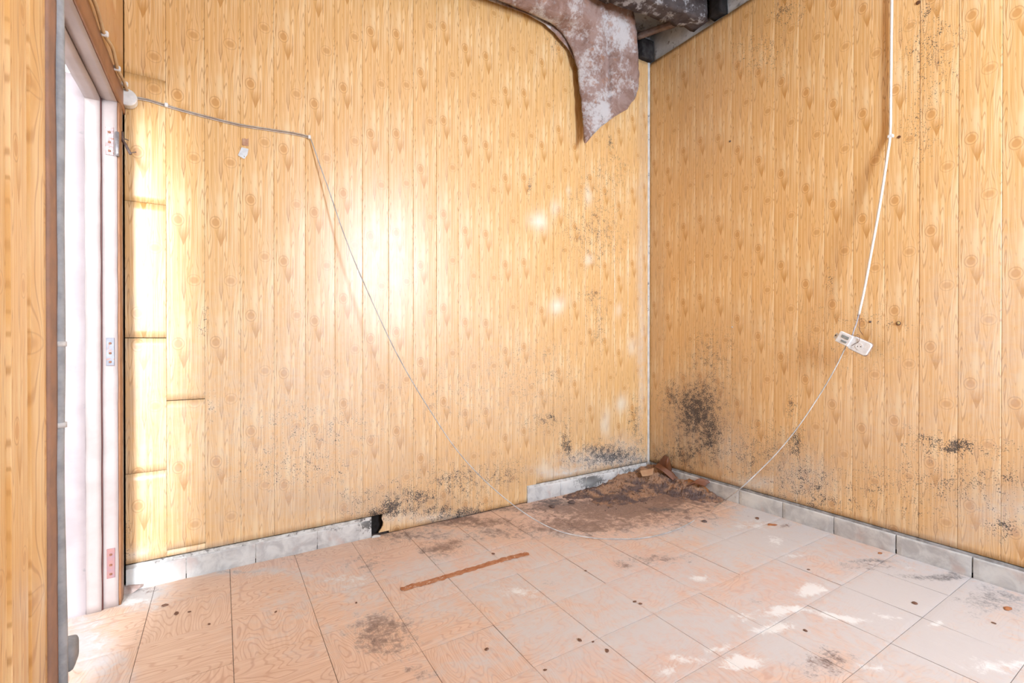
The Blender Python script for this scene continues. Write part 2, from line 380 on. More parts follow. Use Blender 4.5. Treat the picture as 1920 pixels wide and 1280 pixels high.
FLF = {
 'earth': [(1150, 955, 190, 34, 1.0), (1235, 930, 130, 30, 1.1), (1090, 985, 150, 22, .85), (1035, 948, 70, 16, 1.0), (870, 978, 150, 14, .75), (832, 1028, 46, 16, .8), (850, 1018, 26, 8, .9), (720, 1190, 66, 46, .72), (690, 1052, 50, 26, .5),
           (1235, 1045, 70, 12, .6), (1160, 1055, 20, 8, .8), (780, 1255, 40, 15, .5), (1560, 1240, 70, 30, .7), (770, 1000, 120, 20, .5), (1310, 930, 90, 14, .8), (940, 1000, 90, 18, .55), (560, 1050, 80, 10, .35), (1440, 1130, 30, 8, .3), (1030, 1100, 30, 14, .35), (270, 1100, 40, 9, .55), (1460, 985, 16, 5, .8), (1620, 1060, 90, 10, .5)],
 'soot':  [(1250, 955, 60, 8, .8), (1040, 940, 50, 10, .8), (720, 1000, 50, 8, .6), (960, 955, 80, 8, .7), (1090, 915, 80, 10, .9), (1860, 1120, 80, 40, .55), (1760, 1080, 90, 10, .75), (400, 1075, 120, 6, .5), (540, 1040, 120, 6, .5), (1545, 1235, 60, 36, .45), (1640, 1050, 60, 5, .7), (1320, 1080, 90, 16, .25), (145, 1120, 18, 10, .8), (262, 1190, 6, 40, .5)],
 'dust':  [(1050, 1090, 500, 90, .58), (1250, 1180, 420, 120, .7), (700, 1130, 300, 90, .34), (1440, 1010, 190, 60, .95), (1720, 1120, 260, 120, 1.05), (1820, 1220, 260, 100, 1.1), (1420, 965, 70, 30, .9), (1300, 1000, 120, 30, .7), (660, 1090, 70, 45, .55), (800, 1120, 120, 40, .5), (1000, 1060, 160, 30, .45), (1200, 1220, 190, 60, .62),
           (230, 1110, 100, 26, .9), (160, 1210, 60, 90, .7), (1300, 1120, 160, 60, .55), (1500, 1200, 200, 90, .75), (960, 1240, 160, 40, .35), (480, 1075, 160, 10, .55), (1080, 1000, 120, 14, .5), (860, 1000, 130, 16, .4)],
 'chalk_sheen': [(1525, 1107, 30, 15, 1.25), (1400, 1246, 40, 18, 1.2), (1475, 1150, 60, 9, 1.0), (1440, 1175, 50, 10, 1.0), (1290, 1240, 70, 11, .9), (1360, 1215, 40, 9, .9), (1580, 1160, 60, 7, 1.0), (1752, 1167, 18, 7, 1.1), (1420, 985, 60, 14, .6), (660, 1085, 60, 26, .48), (975, 1112, 55, 14, .6), (1450, 1015, 40, 10, .6),
           (1880, 1250, 90, 20, .7), (1310, 1085, 30, 8, .6), (1660, 1150, 30, 6, .7), (1700, 1060, 26, 6, .5), (240, 1125, 60, 10, .7), (180, 1190, 30, 50, .45), (1390, 1150, 30, 9, .6), (1640, 1250, 60, 14, .6), (1255, 1255, 40, 12, .7), (1500, 1040, 50, 9, .5)],
 'pink':  [(900, 1060, 300, 60, .8), (1200, 1080, 260, 90, .9), (1250, 1200, 300, 110, 1.0), (1500, 1100, 250, 120, .8), (600, 1060, 220, 26, .6), (1000, 1200, 200, 70, .4), (1100, 980, 240, 50, .8)],
}
def mk(D, fn, i, j): return {k: field([blob(fn, *b) for b in v], i, j) for k, v in D.items()}
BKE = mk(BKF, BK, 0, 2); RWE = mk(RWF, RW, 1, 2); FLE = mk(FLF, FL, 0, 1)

def set_attrs(me, coords, E, i, j, wob=0.03, fr=6.0):
    for k, f in E.items():
        a = me.attributes.new(k, 'FLOAT', 'POINT')
        vals = []
        for c in coords:
            n1 = mn.noise(Vector((c[0]*fr, c[1]*fr, c[2]*fr))); n2 = mn.noise(Vector((c[0]*fr+19, c[1]*fr, c[2]*fr+5)))
            vals.append(f(c[i]+n1*wob, c[j]+n2*wob))
        a.data.foreach_set('value', vals)

PER = 0.517
def plank(parent, org, udir, ndir, wdt, z0, z1, z0k, mat, E=None, ij=(0, 2), ncol=7, dz=0.03, tilt=0.0, notch=None, name='wall_board'):
    """one board: org = lower left corner on the wall plane, udir along the wall, ndir into the room"""
    g = 0.00035; wd = wdt-2*g; nr = max(2, int((z1-z0)/dz)); vs = []; uv = []; fs = []
    xs = [0.0, 0.0018/wd]+[k/(ncol-1) for k in range(1, ncol-1)]+[1-0.0018/wd, 1.0]
    C = len(xs)
    for r in range(nr+1):
        z = z0+(z1-z0)*r/nr
        for c, s in enumerate(xs):
            bul = 0.0010*(1-(2*s-1)**2)+(s-0.5)*tilt
            d = bul if 0 < c < C-1 else bul-0.0009
            zz = z
            if notch and r == 0: zz = z+notch(s)
            p = Vector(org)+udir*(g+wd*s)+ndir*d; vs.append(Vector((p.x, p.y, zz)))
            uv.append((s if wdt > 0.09 else 0.78+s*wdt*1.6, (zz-z0k)/PER))
    for r in range(nr):
        for c in range(C-1):
            a = r*C+c; fs.append((a, a+1, a+1+C, a+C))
    nf = len(vs)
    bd = [r*C for r in range(nr, -1, -1)]+[c for c in range(1, C)]+[r*C+C-1 for r in range(1, nr+1)]+[nr*C+c for c in range(C-2, 0, -1)]
    for b in bd: vs.append(vs[b]-ndir*0.007); uv.append(uv[b])
    nb = len(bd)
    for k in range(nb):
        k2 = (k+1) % nb; fs.append((bd[k2], bd[k], nf+k, nf+k2))
    me = mesh(name, vs, fs, True)
    # flip when needed so that the front faces the room
    if me.polygons[0].normal.dot(ndir) < 0: me.flip_normals()
    ue = me.attributes.new('sharp_edge', 'BOOLEAN', 'EDGE'); cset = []
    for ed in me.edges:
        a, b = ed.vertices; sh = False
        if a < nf and b < nf: sh = (a % C == b % C) and (a % C in (0, 1, C-2, C-1))
        else: sh = True
        cset.append(sh)
    ue.data.foreach_set('value', cset)
    ul = me.uv_layers.new(name='UVMap')
    for l in me.loops: ul.data[l.index].uv = uv[l.vertex_index]
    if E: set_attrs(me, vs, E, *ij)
    return link(name, me, mat, parent)

# ================================================================== THE SETTING
ZT = 3.03                     # top of the panelling
# ---- floor
floor = struct(box('floor', -3.9, 0.06, -3.85, 0.06, -0.06, -0.003, M_GROUT), 'wood-print tiled floor under grey dust and dirt')
XS = [-3.43, -3.168, -2.905, -2.645, -2.387, -2.129, -1.866, -1.6, -1.335, -1.07, -0.80, -0.53, -0.26, 0.012]
YS = [0.012, -0.18, -0.44, -0.697, -0.955, -1.205, -1.475, -1.733, -1.993, -2.253, -2.513, -2.773, -3.033, -3.293, -3.553, -3.80]
rt = random.Random(5)
for i in range(len(XS)-1):
    for j in range(len(YS)-1):
        x0, x1, y1, y0 = XS[i], XS[i+1], YS[j], YS[j+1]
        if i < 2 and (y0 < -0.98): continue
        near = j <= 8
        n = 18 if near else 2
        g = 0.0009; x0 += g; x1 -= g; y0 += g; y1 -= g
        tl = (rt.uniform(-.0006, .0006), rt.uniform(-.0006, .0006)); dzz = rt.uniform(-.0006, .0005)
        vs = []; uv = []; fs = []
        turn = (i+j) % 2; ox, oy = rt.uniform(0, 50), rt.uniform(0, 50); fl = rt.choice((0, 1))
        for a in range(n+1):
            for b in range(n+1):
                s, t = a/n, b/n; x = x0+(x1-x0)*s; y = y0+(y1-y0)*t
                z = dzz+tl[0]*(s-.5)*2+tl[1]*(t-.5)*2
                if near and (a in (0, n) or b in (0, n)): z -= 0.0010
                vs.append((x, y, z)); uu, vv = (s, t) if turn else (t, s)
                uv.append((uu+ox, (1-vv if fl else vv)+oy))
        for a in range(n):
            for b in range(n):
                k = a*(n+1)+b; fs.append((k, k+n+1, k+n+2, k+1))
        N = n+1
        bd = [a*N for a in range(n)]+[n*N+b for b in range(n)]+[a*N+n for a in range(n, 0, -1)]+[b for b in range(n, 0, -1)]
        nf = len(vs)
        for k in bd: vs.append((vs[k][0], vs[k][1], -0.004)); uv.append(uv[k])
        for k in range(len(bd)):
            k2 = (k+1) % len(bd); fs.append((bd[k], nf+k, nf+k2, bd[k2]))
        me = mesh('floor_tile', vs, fs, False)
        if me.polygons[0].normal.z < 0: me.flip_normals()
        ul = me.uv_layers.new(name='UVMap')
        for l in me.loops: ul.data[l.index].uv = uv[l.vertex_index]
        if near: set_attrs(me, vs, FLE, 0, 1, 0.05, 5.0)
        link('floor_tile', me, M_TILE, floor)

# ---- back wall
wall_back = struct(box('wall_back', -3.06, 0.06, 0.045, 0.12, -0.06, 3.62, M_BACK), 'pine-print board wall to the left of the corner')
UX, NB = Vector((1, 0, 0)), Vector((0, -1, 0))
PB = 0.012
rk = random.Random(3)
kz = {-2: 1.50, -1: 1.506, 0: 1.624, 1: 1.362, 2: 1.606, 3: 1.719, 4: 1.523, 5: 1.556}
k = -3
while True:
    xa = -2.602+0.1327*k; xb = xa+0.1327
    if xa < -3.0: xa = -3.0
    if xa > -0.02: break
    xb = min(xb, 0.012)
    z00 = kz.get(k, 1.5+rk.uniform(-.26, .26)); tl = rk.uniform(-0.0016, 0.0016)
    zb = 0.104 if (xb < -1.93 or xa > -1.08) else 0.002
    segs = [(zb, ZT)]
    if k == -3: segs = [(0.104, 0.462), (0.464, 1.006), (1.009, 1.553), (1.555, 2.063), (2.065, ZT)]
    if k == -2: segs = [(0.104, 0.128), (0.131, 0.746), (0.749, ZT)]
    for sidx, (a, b) in enumerate(segs):
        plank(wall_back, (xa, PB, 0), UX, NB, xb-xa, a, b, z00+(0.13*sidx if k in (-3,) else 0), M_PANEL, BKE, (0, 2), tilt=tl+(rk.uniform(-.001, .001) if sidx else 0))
    k += 1
# board remnant beside the hole in the skirting, jagged on its left side
vs = []; 
zz = [0.012, 0.03, 0.045, 0.06, 0.08, 0.103]; jx = [-1.992, -1.978, -1.970, -1.968, -1.976, -1.972]
for z, x in zip(zz, jx): vs += [(x, PB-0.001, z), (-1.937, PB-0.001, z), (x, PB+0.007, z), (-1.937, PB+0.007, z)]
fs = []
for r in range(5):
    a = r*4; fs += [(a, a+1, a+5, a+4), (a+2, a, a+4, a+6), (a+1, a+3, a+7, a+5)]
me = mesh('broken_board_end', vs, fs); ul = me.uv_layers.new(name='UVMap')
for l in me.loops:
    c = me.vertices[l.vertex_index].co; ul.data[l.index].uv = ((c.x+2.069)/0.1327, (c.z-1.5)/PER)
set_attrs(me, [Vector(v) for v in vs], BKE, 0, 2)
link('broken_board_end', me, M_PANEL, wall_back)
# old masonry above the panelling
box('masonry_above_boards', -3.06, 0.06, 0.03, 0.044, ZT-0.03, 3.62, M_PLASTER, wall_back)

# ---- right wall
wall_right = struct(box('wall_right', 0.045, 0.12, -3.9, 0.12, -0.06, 3.62, M_BACK), 'pine-print board wall to the right of the corner')
UY, NR = Vector((0, -1, 0)), Vector((-1, 0, 0))
kzr = {1: 2.453, 2: 2.335, 3: 2.216, 4: 2.113, 5: 2.17, 6: 2.002, 7: 1.848, 0: 2.57, -1: 2.16, -2: 2.28}
k = -6
while True:
    ya = -0.766-0.1315*k; yb = ya-0.1315
    if ya < -3.78: break
    ya = min(ya, 0.012); yb = max(yb, -3.8)
    z00 = kzr.get(k, 2.1+rk.uniform(-.26, .26)); tl = rk.uniform(-0.0016, 0.0016)
    far = yb < -2.3
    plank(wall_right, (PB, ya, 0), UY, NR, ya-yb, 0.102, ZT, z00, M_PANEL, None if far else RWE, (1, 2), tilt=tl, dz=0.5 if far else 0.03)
    k += 1
rough_box('masonry_above_boards', (0.028, -3.8, ZT-0.03), (0.044, 0.03, 3.60), M_PLASTER, wall_right, (2, 60, 10), 0.006, 10)

# ---- left wall with the doorway
DY0, DY1, DZ = -0.872, -0.105, 1.89       # door opening along y and its height
XL = -3.002
wall_left = struct(empty('wall_left', (XL, -1.9, 0)), 'board wall on the left with an open doorway')
def wl(name, *a, **k):
    o = box(name, *a, **k); o.parent = wall_left; o.matrix_parent_inverse = Matrix.Translation((-XL, 1.9, 0)); return o
wl('masonry', XL-0.10, XL-0.012, -3.85, DY0-0.07, -0.06, 3.62, M_PLASTER)
wl('masonry', XL-0.10, XL-0.012, DY0-0.07, 0.04, DZ+0.06, 3.62, M_PLASTER)
UL, NL = Vector((0, 1, 0)), Vector((1, 0, 0))
def wlp(*a, **k):
    o = plank(*a, **k); o.parent = wall_left; o.matrix_parent_inverse = Matrix.Translation((-XL, 1.9, 0))
edges = [-0.965, -0.992, -1.018, -1.098, -1.112, -1.205]
while edges[-1] > -3.79: edges.append(max(edges[-1]-0.1325, -3.8))
for i in range(len(edges)-1):
    yb, y = edges[i], edges[i+1]; dx = (0.0, 0.004, 0.0085, 0.003, 0.0085)[i] if i < 5 else 0.004*(i % 2)
    wlp(wall_left, (XL+dx, y, 0), UL, NL, yb-y, 0.0, ZT, rk.uniform(0, .5), M_PANEL, None, dz=0.4, tilt=rk.uniform(-.002, .002))
y = -0.965
while y < 0.0:
    yb = min(y+0.33, 0.01)
    wlp(wall_left, (XL, y, 0), UL, NL, yb-y, DZ+0.075, ZT, rk.uniform(0, .5), M_PANELDK, None, dz=0.4)
    y = yb

# ---- door frame
door = struct(empty('door_1', (XL-0.05, (DY0+DY1)/2, 0)), 'pink painted door frame without a door')
def dp(o): o.parent = door; o.matrix_parent_inverse = Matrix.Translation((-(XL-0.05), -(DY0+DY1)/2, 0)); return o
YJ = DY1-0.004
dp(rough_box('jamb', (XL-0.047, YJ, 0.0), (XL-0.003, 0.03, DZ+0.01), M_PINK, None, (3, 3, 60), 0.0015, 9))
dp(rough_box('jamb_stop', (XL-0.092, YJ-0.012, 0.0), (XL-0.050, 0.03, DZ+0.01), M_PINK, None, (3, 3, 60), 0.0015, 9, seed=2))
dp(box('rebate_shadow', XL-0.0515, XL-0.0465, YJ-0.004, 0.02, 0.0, DZ, simple('rebate_shadow_red', (0.16, 0.06, 0.05), None, 20)))  # dark strip painting in the shadow of the rebate groove
dp(rough_box('header', (XL-0.047, DY0-0.05, DZ), (XL-0.003, 0.03, DZ+0.07), M_PINK, None, (3, 30, 3), 0.0015, 9, seed=3))
dp(rough_box('header_stop', (XL-0.092, DY0-0.05, DZ-0.014), (XL-0.050, 0.03, DZ+0.07), M_PINK, None, (3, 30, 3), 0.0015, 9, seed=4))
dp(rough_box('header_casing', (XL-0.003, DY0-0.06, DZ+0.002), (XL+0.006, 0.011, DZ+0.076), M_BROWNF, None, (2, 30, 3), 0.001, 9, seed=5))
dp(rough_box('jamb_casing', (XL-0.003, YJ+0.005, 0.0), (XL+0.004, -0.055, DZ+0.002), M_BROWNF, None, (2, 3, 50), 0.0012, 9, seed=6))
dp(box('jamb_casing', XL-0.003, XL+0.001, -0.052, -0.022, 0.0, DZ+0.002, simple('grimy_grey_trim', (0.30, 0.22, 0.16), (0.5, 0.46, 0.4), 14)))
dp(rough_box('near_jamb', (XL-0.092, DY0-0.06, 0.0), (XL-0.004, DY0-0.004, DZ+0.01), M_BROWNF, None, (3, 3, 50), 0.002, 9, seed=7))
dp(rough_box('near_casing', (XL-0.004, -0.966, 0.0), (XL+0.005, DY0-0.035, DZ+0.05), simple('worn_brown_casing', (0.40, 0.22, 0.14), (0.30, 0.18, 0.13), 12, 0.6, 0.4, 0.2), None, (2, 4, 60), 0.002, 7, seed=8))
def hinge(zc, h, mat, name='hinge_leaf'):
    o = dp(box(name, XL-0.036, XL-0.012, YJ-0.0035, YJ, zc-h/2, zc+h/2, mat, None, 0.001))
    for q in (-.36, -.05, .3):
        s = box('screw', XL-0.028, XL-0.020, YJ-0.0055, YJ-0.003, zc+q*h-.004, zc+q*h+.004, simple('rusty_screw', (0.30, 0.12, 0.06), None, 60), None, 0.0015)
        s.parent = o
    return o
hu = hinge(1.739, 0.105, M_STEEL)
k1 = link('hinge_knuckle', tube_mesh('hinge_knuckle', [(XL-0.001, YJ-0.008, 1.685), (XL-0.001, YJ-0.008, 1.70), (XL-0.001, YJ-0.008, 1.775)], 0.006, 10), simple('dull_hinge_steel', (0.42, 0.40, 0.42), (0.3, 0.27, 0.27), 50, 0.35, 0.6, 0, 0.6)); k1.parent = hu
hinge(0.955, 0.105, simple('bare_grey_steel', (0.30, 0.31, 0.34), (0.22, 0.22, 0.25), 40, 0.45, 0.5, 0.2, c3=(0.42, 0.18, 0.11), s3=60))
hinge(0.166, 0.110, simple('rust_red_steel', (0.40, 0.20, 0.18), (0.30, 0.20, 0.24), 40, 0.6, 0.4, 0.2))

# ---- yard outside the doorway
yard = struct(rough_box('yard_wall', (-5.2, YJ-0.010, -0.02), (XL-0.0925, 0.03, 1.955), simple('pink_yard_plaster', (0.50, 0.43, 0.43), (0.43, 0.36, 0.36), 5, 0.85, 0.2, 0.2, c3=(0.34, 0.32, 0.31), s3=22, t3=(0.64, 0.74)), None, (60, 2, 50), 0.004, 8), 'pink plastered yard wall seen through the doorway')
struct(box('yard_ground', -6.5, -3.44, -6.5, 0.5, -0.06, -0.004, simple('pale_concrete_ground', (0.62, 0.61, 0.59), (0.52, 0.51, 0.49), 6, 0.9)), 'pale concrete ground outside the doorway')

# ---- rear wall with its window (behind the camera) and the ceiling
wall_rear = struct(empty('wall_rear', (-1.5, -3.8, 0)), 'plain wall with a window behind the viewer')
def wr(o): o.parent = wall_rear; o.matrix_parent_inverse = Matrix.Translation((1.5, 3.8, 0)); return o
for (a, b, c, d) in ((-3.1, WX0, -.06, 3.62), (WX1, 0.12, -.06, 3.62), (WX0, WX1, -.06, WZ0), (WX0, WX1, WZ1, 3.62)):
    wr(box('wall_panel', a, b, -3.9, -3.8, c, d, M_WHITEP))
win = struct(empty('window_1', (WX0, -3.8, WZ0)), 'window frame behind the viewer')
for (a, b, c, d) in ((WX0, WX0+.05, WZ0, WZ1), (WX1-.05, WX1, WZ0, WZ1), (WX0+.05, WX1-.05, WZ0, WZ0+.05), (WX0+.05, WX1-.05, WZ1-.05, WZ1), ((WX0+WX1)/2-.025, (WX0+WX1)/2+.025, WZ0+.05, WZ1-.05)):
    o = box('window_frame_bar', a, b, -3.85, -3.81, c, d, M_WHITE, None, 0.004); o.parent = win; o.matrix_parent_inverse = Matrix.Translation((-WX0, 3.8, -WZ0))
M_CEIL = simple('stained_ceiling_board', (0.62, 0.55, 0.48), (0.50, 0.42, 0.36), 4, 0.9, 0.2, 0.2, c3=(0.3, 0.2, 0.15), s3=9, t3=(.6, .75))
ceil = struct(empty('ceiling', (-1.5, -1.9, ZT)), 'stained board ceiling broken open at the corner')
def cl(o): o.parent = ceil; o.matrix_parent_inverse = Matrix.Translation((1.5, 1.9, -ZT)); return o
cl(rough_box('ceiling_board', (-3.06, -3.85, ZT+.003), (-1.25, 0.012, ZT+.022), M_CEIL, None, (20, 30, 2), 0.004, 3))
cl(rough_box('ceiling_board', (-1.25, -3.85, ZT+.003), (0.012, -0.95, ZT+.022), M_CEIL, None, (14, 30, 2), 0.004, 3, seed=4))
cl(box('roof_deck', -3.1, 0.12, -3.9, 0.12, 3.50, 3.62, simple('dark_roof_deck', (0.16, 0.12, 0.09), (0.09, 0.07, 0.055), 8, 0.9, 0.2, 0.4)))

# ---- skirting tiles
bb = struct(empty('baseboard_back', (-1.5, 0.0, 0)), 'chalky grey skirting tiles along the left-hand wall')
br = struct(empty('baseboard_right', (0.0, -1.5, 0)), 'grey skirting tiles along the right-hand wall')
SKB = {'mould': [(690, 985, 24, 16, .9), (1104, 900, 30, 14, 1.1), (1180, 885, 40, 10, .8), (640, 990, 60, 6, .5), (1000, 930, 20, 8, .4)], 'chalk_sheen': [(285, 1080, 75, 22, 1.0), (1060, 905, 50, 10, .9), (650, 985, 40, 10, .5), (1140, 885, 40, 8, .8), (460, 1050, 20, 10, .5)]}
SKR = {'mould': [(1540, 950, 20, 8, .5), (1830, 1060, 30, 10, .3), (1390, 930, 20, 10, .4)], 'chalk_sheen': [(1410, 935, 40, 12, .8), (1560, 965, 80, 10, .5), (1860, 1075, 60, 18, .4)]}
SBE, SRE = mk(SKB, BK, 0, 2), mk(SKR, RW, 1, 2)
def skirt(par, a, b, z1, axis, E, drop=None, seed=0, z0=-0.002):
    n = 14; bm_v = []; fs = []; prof = [(0.001, z0), (0.0, z0+.01), (0.0, z1*0.5), (0.0, z1-.006), (0.0015, z1-.0015), (0.005, z1), (0.011, z1)]
    for i in range(n+1):
        t = a+(b-a)*i/n
        for d, z in prof:
            zz = z
            if drop: zz = min(z, drop(t))
            jit = mn.noise(Vector((t*20+seed, z*30, seed)))*0.0016
            edge = 0.002 if i in (0, n) else 0
            dd = d+jit+edge
            bm_v.append((t, dd, zz) if axis == 0 else (dd, t, zz))
    P = len(prof)
    for i in range(n):
        for k in range(P-1):
            q = i*P+k; fs.append((q, q+P, q+P+1, q+1))
    fs.append(tuple(range(P))); fs.append(tuple(n*P+k for k in range(P-1, -1, -1)))
    me = mesh('skirting_tile', bm_v, fs, False)
    if axis == 1: me.flip_normals()
    set_attrs(me, [Vector(v) for v in bm_v], E, axis, 2, 0.01, 12)
    o = link('skirting_tile', me, M_SKIRT, par); o.matrix_parent_inverse = Matrix.Translation(-par.location); return o
zk = 0.087
for a, b in ((-2.998, -2.803), (-2.800, -2.547), (-2.544, -2.289), (-2.286, -2.031)): skirt(bb, a, b, zk+random.uniform(-.001, .001), 0, SBE, seed=a)
skirt(bb, -1.081, -0.828, zk, 0, SBE, seed=5); skirt(bb, -0.825, -0.612, zk-.001, 0, SBE, seed=6)
skirt(bb, -0.606, -0.33, zk-.004, 0, SBE, seed=7); skirt(bb, -0.327, -0.01, zk-.002, 0, SBE, seed=8)
for s0 in (-0.178, -0.436, -0.695, -0.954, -1.214, -1.476, -1.738, -2.0, -2.26, -2.52, -2.78, -3.04, -3.30, -3.56):
    skirt(br, s0-0.0015, s0-0.258, zk+random.uniform(-.001, .001), 1, SRE, seed=s0)
skirt(br, -0.012, -0.175, zk, 1, SRE, seed=3)
for (a, b, p, ax) in ((-2.998, -2.031, bb, 0), (-1.081, 0.012, bb, 0), (-3.79, 0.012, br, 1)):       # mortar bed on top
    if ax == 0: o = rough_box('mortar_bed', (a, 0.0045, 0.02), (b, 0.013, 0.1015), M_MORTAR if p is bb else M_MORTAR, p, (60, 3, 4), 0.0018, 30, seed=a)
    else: o = rough_box('mortar_bed', (0.0075, a, 0.02), (0.02, b, 0.099), simple('dark_dusty_gap', (0.20, 0.19, 0.18), (0.36, 0.35, 0.34), 25, 0.9), p, (3, 90, 4), 0.0015, 30, seed=2)
    o.matrix_parent_inverse = Matrix.Translation(-p.location)
# corner bead
vs = []; fs = []
N = 70
for i in range(N+1):
    z = ZT*i/N; q = mn.noise(Vector((0, 0, z*7)))*0.002
    for (x, y) in ((-0.016+q, 0.0115), (-0.015+q, 0.006), (-0.004, 0.004+q), (0.001, 0.006), (0.0, 0.011)): vs.append((x, y, z))
for i in range(N):
    for k in range(4): a = i*5+k; fs.append((a, a+1, a+6, a+5))
struct(link('trim_1', mesh('trim_1', vs, fs, True), simple('chalky_corner_bead', (0.76, 0.76, 0.74), (0.58, 0.58, 0.56), 12, 0.8, 0.2, 0.2, c3=(0.10, 0.09, 0.09), s3=30, t3=(.62, .7))), 'chalky white bead in the corner between the board walls')

# ================================================================== THINGS
# ---- sagging torn ceiling sheet
M_SHEET = Mat('mouldy_fibre_sheet', 0.9, 0.15)
p = M_SHEET.pos('Object')
n1 = M_SHEET.noise(p, 9, 5, 0.65, 0.7); n2 = M_SHEET.noise(p, 45, 5, 0.7); n3 = M_SHEET.noise(p, 5, 3, 0.5, 0.3)
c = M_SHEET.mix(n1.step(0.40, 0.62), (0.37, 0.26, 0.225), (0.27, 0.165, 0.13))
c = M_SHEET.mix((n3*0.6+n2*0.4).step(0.48, 0.61)*0.85, c, (0.62, 0.61, 0.61))
c = M_SHEET.mix((n1*0.5+n2*0.5).step(0.58, 0.68)*0.7, c, (0.10, 0.075, 0.065))
c = M_SHEET.mix(M_SHEET.noise(p, 14, 3, 0.5).step(0.58, 0.7)*0.6, c, (0.40, 0.21, 0.13))
M_SHEET.col(c); M_SHEET.bump(n2+n1*1.5, 0.8, 0.006); M_SHEET = M_SHEET.m

def interp(T, v):
    for (a, x), (b, y) in zip(T, T[1:]):
        if a <= v <= b: return x+(y-x)*(v-a)/(b-a)
    return T[0][1] if v < T[0][0] else T[-1][1]
def hang(name, Lp, Rp, ys, parent, nr=60, nc=26, amp=0.012, yl=None, yr=None, seed=0, bulge=0.05, thick=0.006, attach=False):
    vs = []; fs = []
    for r in range(nr+1):
        py = ys[0]+(ys[1]-ys[0])*r/nr; a, b = interp(Lp, py), interp(Rp, py)
        for cc in range(nc+1):
            s = cc/nc; px = a+(b-a)*s
            y = interp(yl, py)*(1-s)+interp(yr, py)*s-bulge*math.sin(PI*s)**0.8*(0.35+0.65*min(1, max(0, (260-py)/200)))
            crease = 0.026*math.exp(-((px-1137-(py*0.02))/5.0)**2) if 0 < py < 190 else 0
            roll = -0.014*math.exp(-((1-s)/0.06)**2)
            q = Vector((px*0.022+seed, py*0.022, seed))
            y += mn.noise(q)*amp+mn.noise(q*3.1)*amp*0.35+crease+roll
            ex = mn.noise(Vector((py*0.09, seed, s*3)))*2.2*(1 if s in (0, 1) else 0)
            vs.append(BK(px+ex, py, y))
    C = nc+1
    if attach:                                    # carry the sheet on to the underside of the ceiling
        top = [v.copy() for v in vs[:C]]; add = []
        for k in range(5, 0, -1):
            t = k/5
            for v in top:
                tg = Vector((v.x-0.03, v.y-0.16, ZT+0.012)); q = v.lerp(tg, t); q.z = v.z+(tg.z-v.z)*math.sin(t*PI/2)
                add.append(q)
        vs = add+vs; nr += 5
    for r in range(nr):
        for cc in range(nc): a = r*C+cc; fs.append((a, a+1, a+1+C, a+C))
    me = mesh(name, vs, fs, True)
    o = link(name, me, M_SHEET, parent)
    md = o.modifiers.new('thickness', 'SOLIDIFY'); md.thickness = thick; md.offset = 0
    return o
sheet = empty('torn_ceiling_sheet', (-0.9, -0.15, ZT))
tag(sheet, 'torn mouldy brown and white fibre sheet sagging from the broken ceiling', 'ceiling sheet')
Lp = [(-110, 690), (-60, 800), (-20, 895), (0, 935), (20, 985), (45, 1038), (70, 1060), (95, 1073), (130, 1083), (160, 1085), (190, 1090), (230, 1093), (268, 1096)]
Rp = [(-110, 1165), (0, 1182), (20, 1187), (60, 1193), (100, 1196), (140, 1198), (165, 1197), (185, 1190), (205, 1175), (220, 1150), (235, 1130), (255, 1109), (268, 1098)]
o = hang('hanging_flap', Lp, Rp, (-110, 268), sheet, amp=0.018, attach=True, yl=[(-110, -.20), (0, -.08), (60, -.04), (160, -.045), (268, -.07)], yr=[(-110, -.34), (0, -.20), (100, -.13), (268, -.075)])
o.matrix_parent_inverse = Matrix.Translation(-sheet.location)
Lp2 = [(-40, 850), (0, 915), (25, 985), (45, 1022), (65, 1042), (90, 1064), (112, 1078)]
Rp2 = [(-40, 960), (0, 1010), (25, 1050), (45, 1075), (65, 1090), (90, 1098), (112, 1086)]
o = hang('torn_inner_layer', Lp2, Rp2, (-40, 112), sheet, nr=30, nc=12, amp=0.006, yl=[(-40, -.03), (112, -.02)], yr=[(-40, -.03), (112, -.025)], seed=9, bulge=0.0, thick=0.004)
o.matrix_parent_inverse = Matrix.Translation(-sheet.location)

# ---- roof beam and rubble in the ceiling hole
M_BEAM = simple('charred_grey_beam', (0.10, 0.08, 0.075), (0.055, 0.042, 0.04), 12, 0.9, 0.2, 0.9, c3=(0.36, 0.35, 0.35), s3=17, t3=(0.50, 0.64))
def beam(name, A, B, wd, ht, label, mat, seed=0, n=(40, 5, 6), amp=0.016):
    A, B = Vector(A), Vector(B); d = (B-A).normalized(); sd = Vector((0, 0, 1)).cross(d).normalized(); up = d.cross(sd)
    M4 = Matrix((d, sd, up)).transposed().to_4x4(); M4.translation = A
    o = rough_box(name, (0, 0, 0), ((B-A).length, wd, ht), mat, None, n, amp, 16, M4, seed)
    return tag(o, label, 'beam')
beam('roof_beam', (-0.020, -0.50, 3.045), (-1.75, -0.235, 3.045), -0.13, 0.17, 'charred dark roof beam crossing the ceiling hole to the right wall', M_BEAM)
b2 = rough_box('corner_post_stub', (-0.115, -0.03, 3.028), (-0.003, 0.028, 3.165), simple('black_charred_wood', (0.025, 0.02, 0.02), (0.05, 0.045, 0.042), 25, 0.9, 0.2, 0.5), None, (6, 4, 8), 0.004, 20)
tag(b2, 'black charred timber block in the top corner beside the torn sheet', 'timber')
b3 = beam('broken_lath', (-0.20, -0.06, 3.115), (0.0, -0.40, 3.135), 0.035, 0.03, 'thin broken lath leaning under the roof beam', simple('brown_lath', (0.20, 0.13, 0.10), (0.30, 0.23, 0.20), 14, 0.9), 3, (12, 3, 3), 0.004)
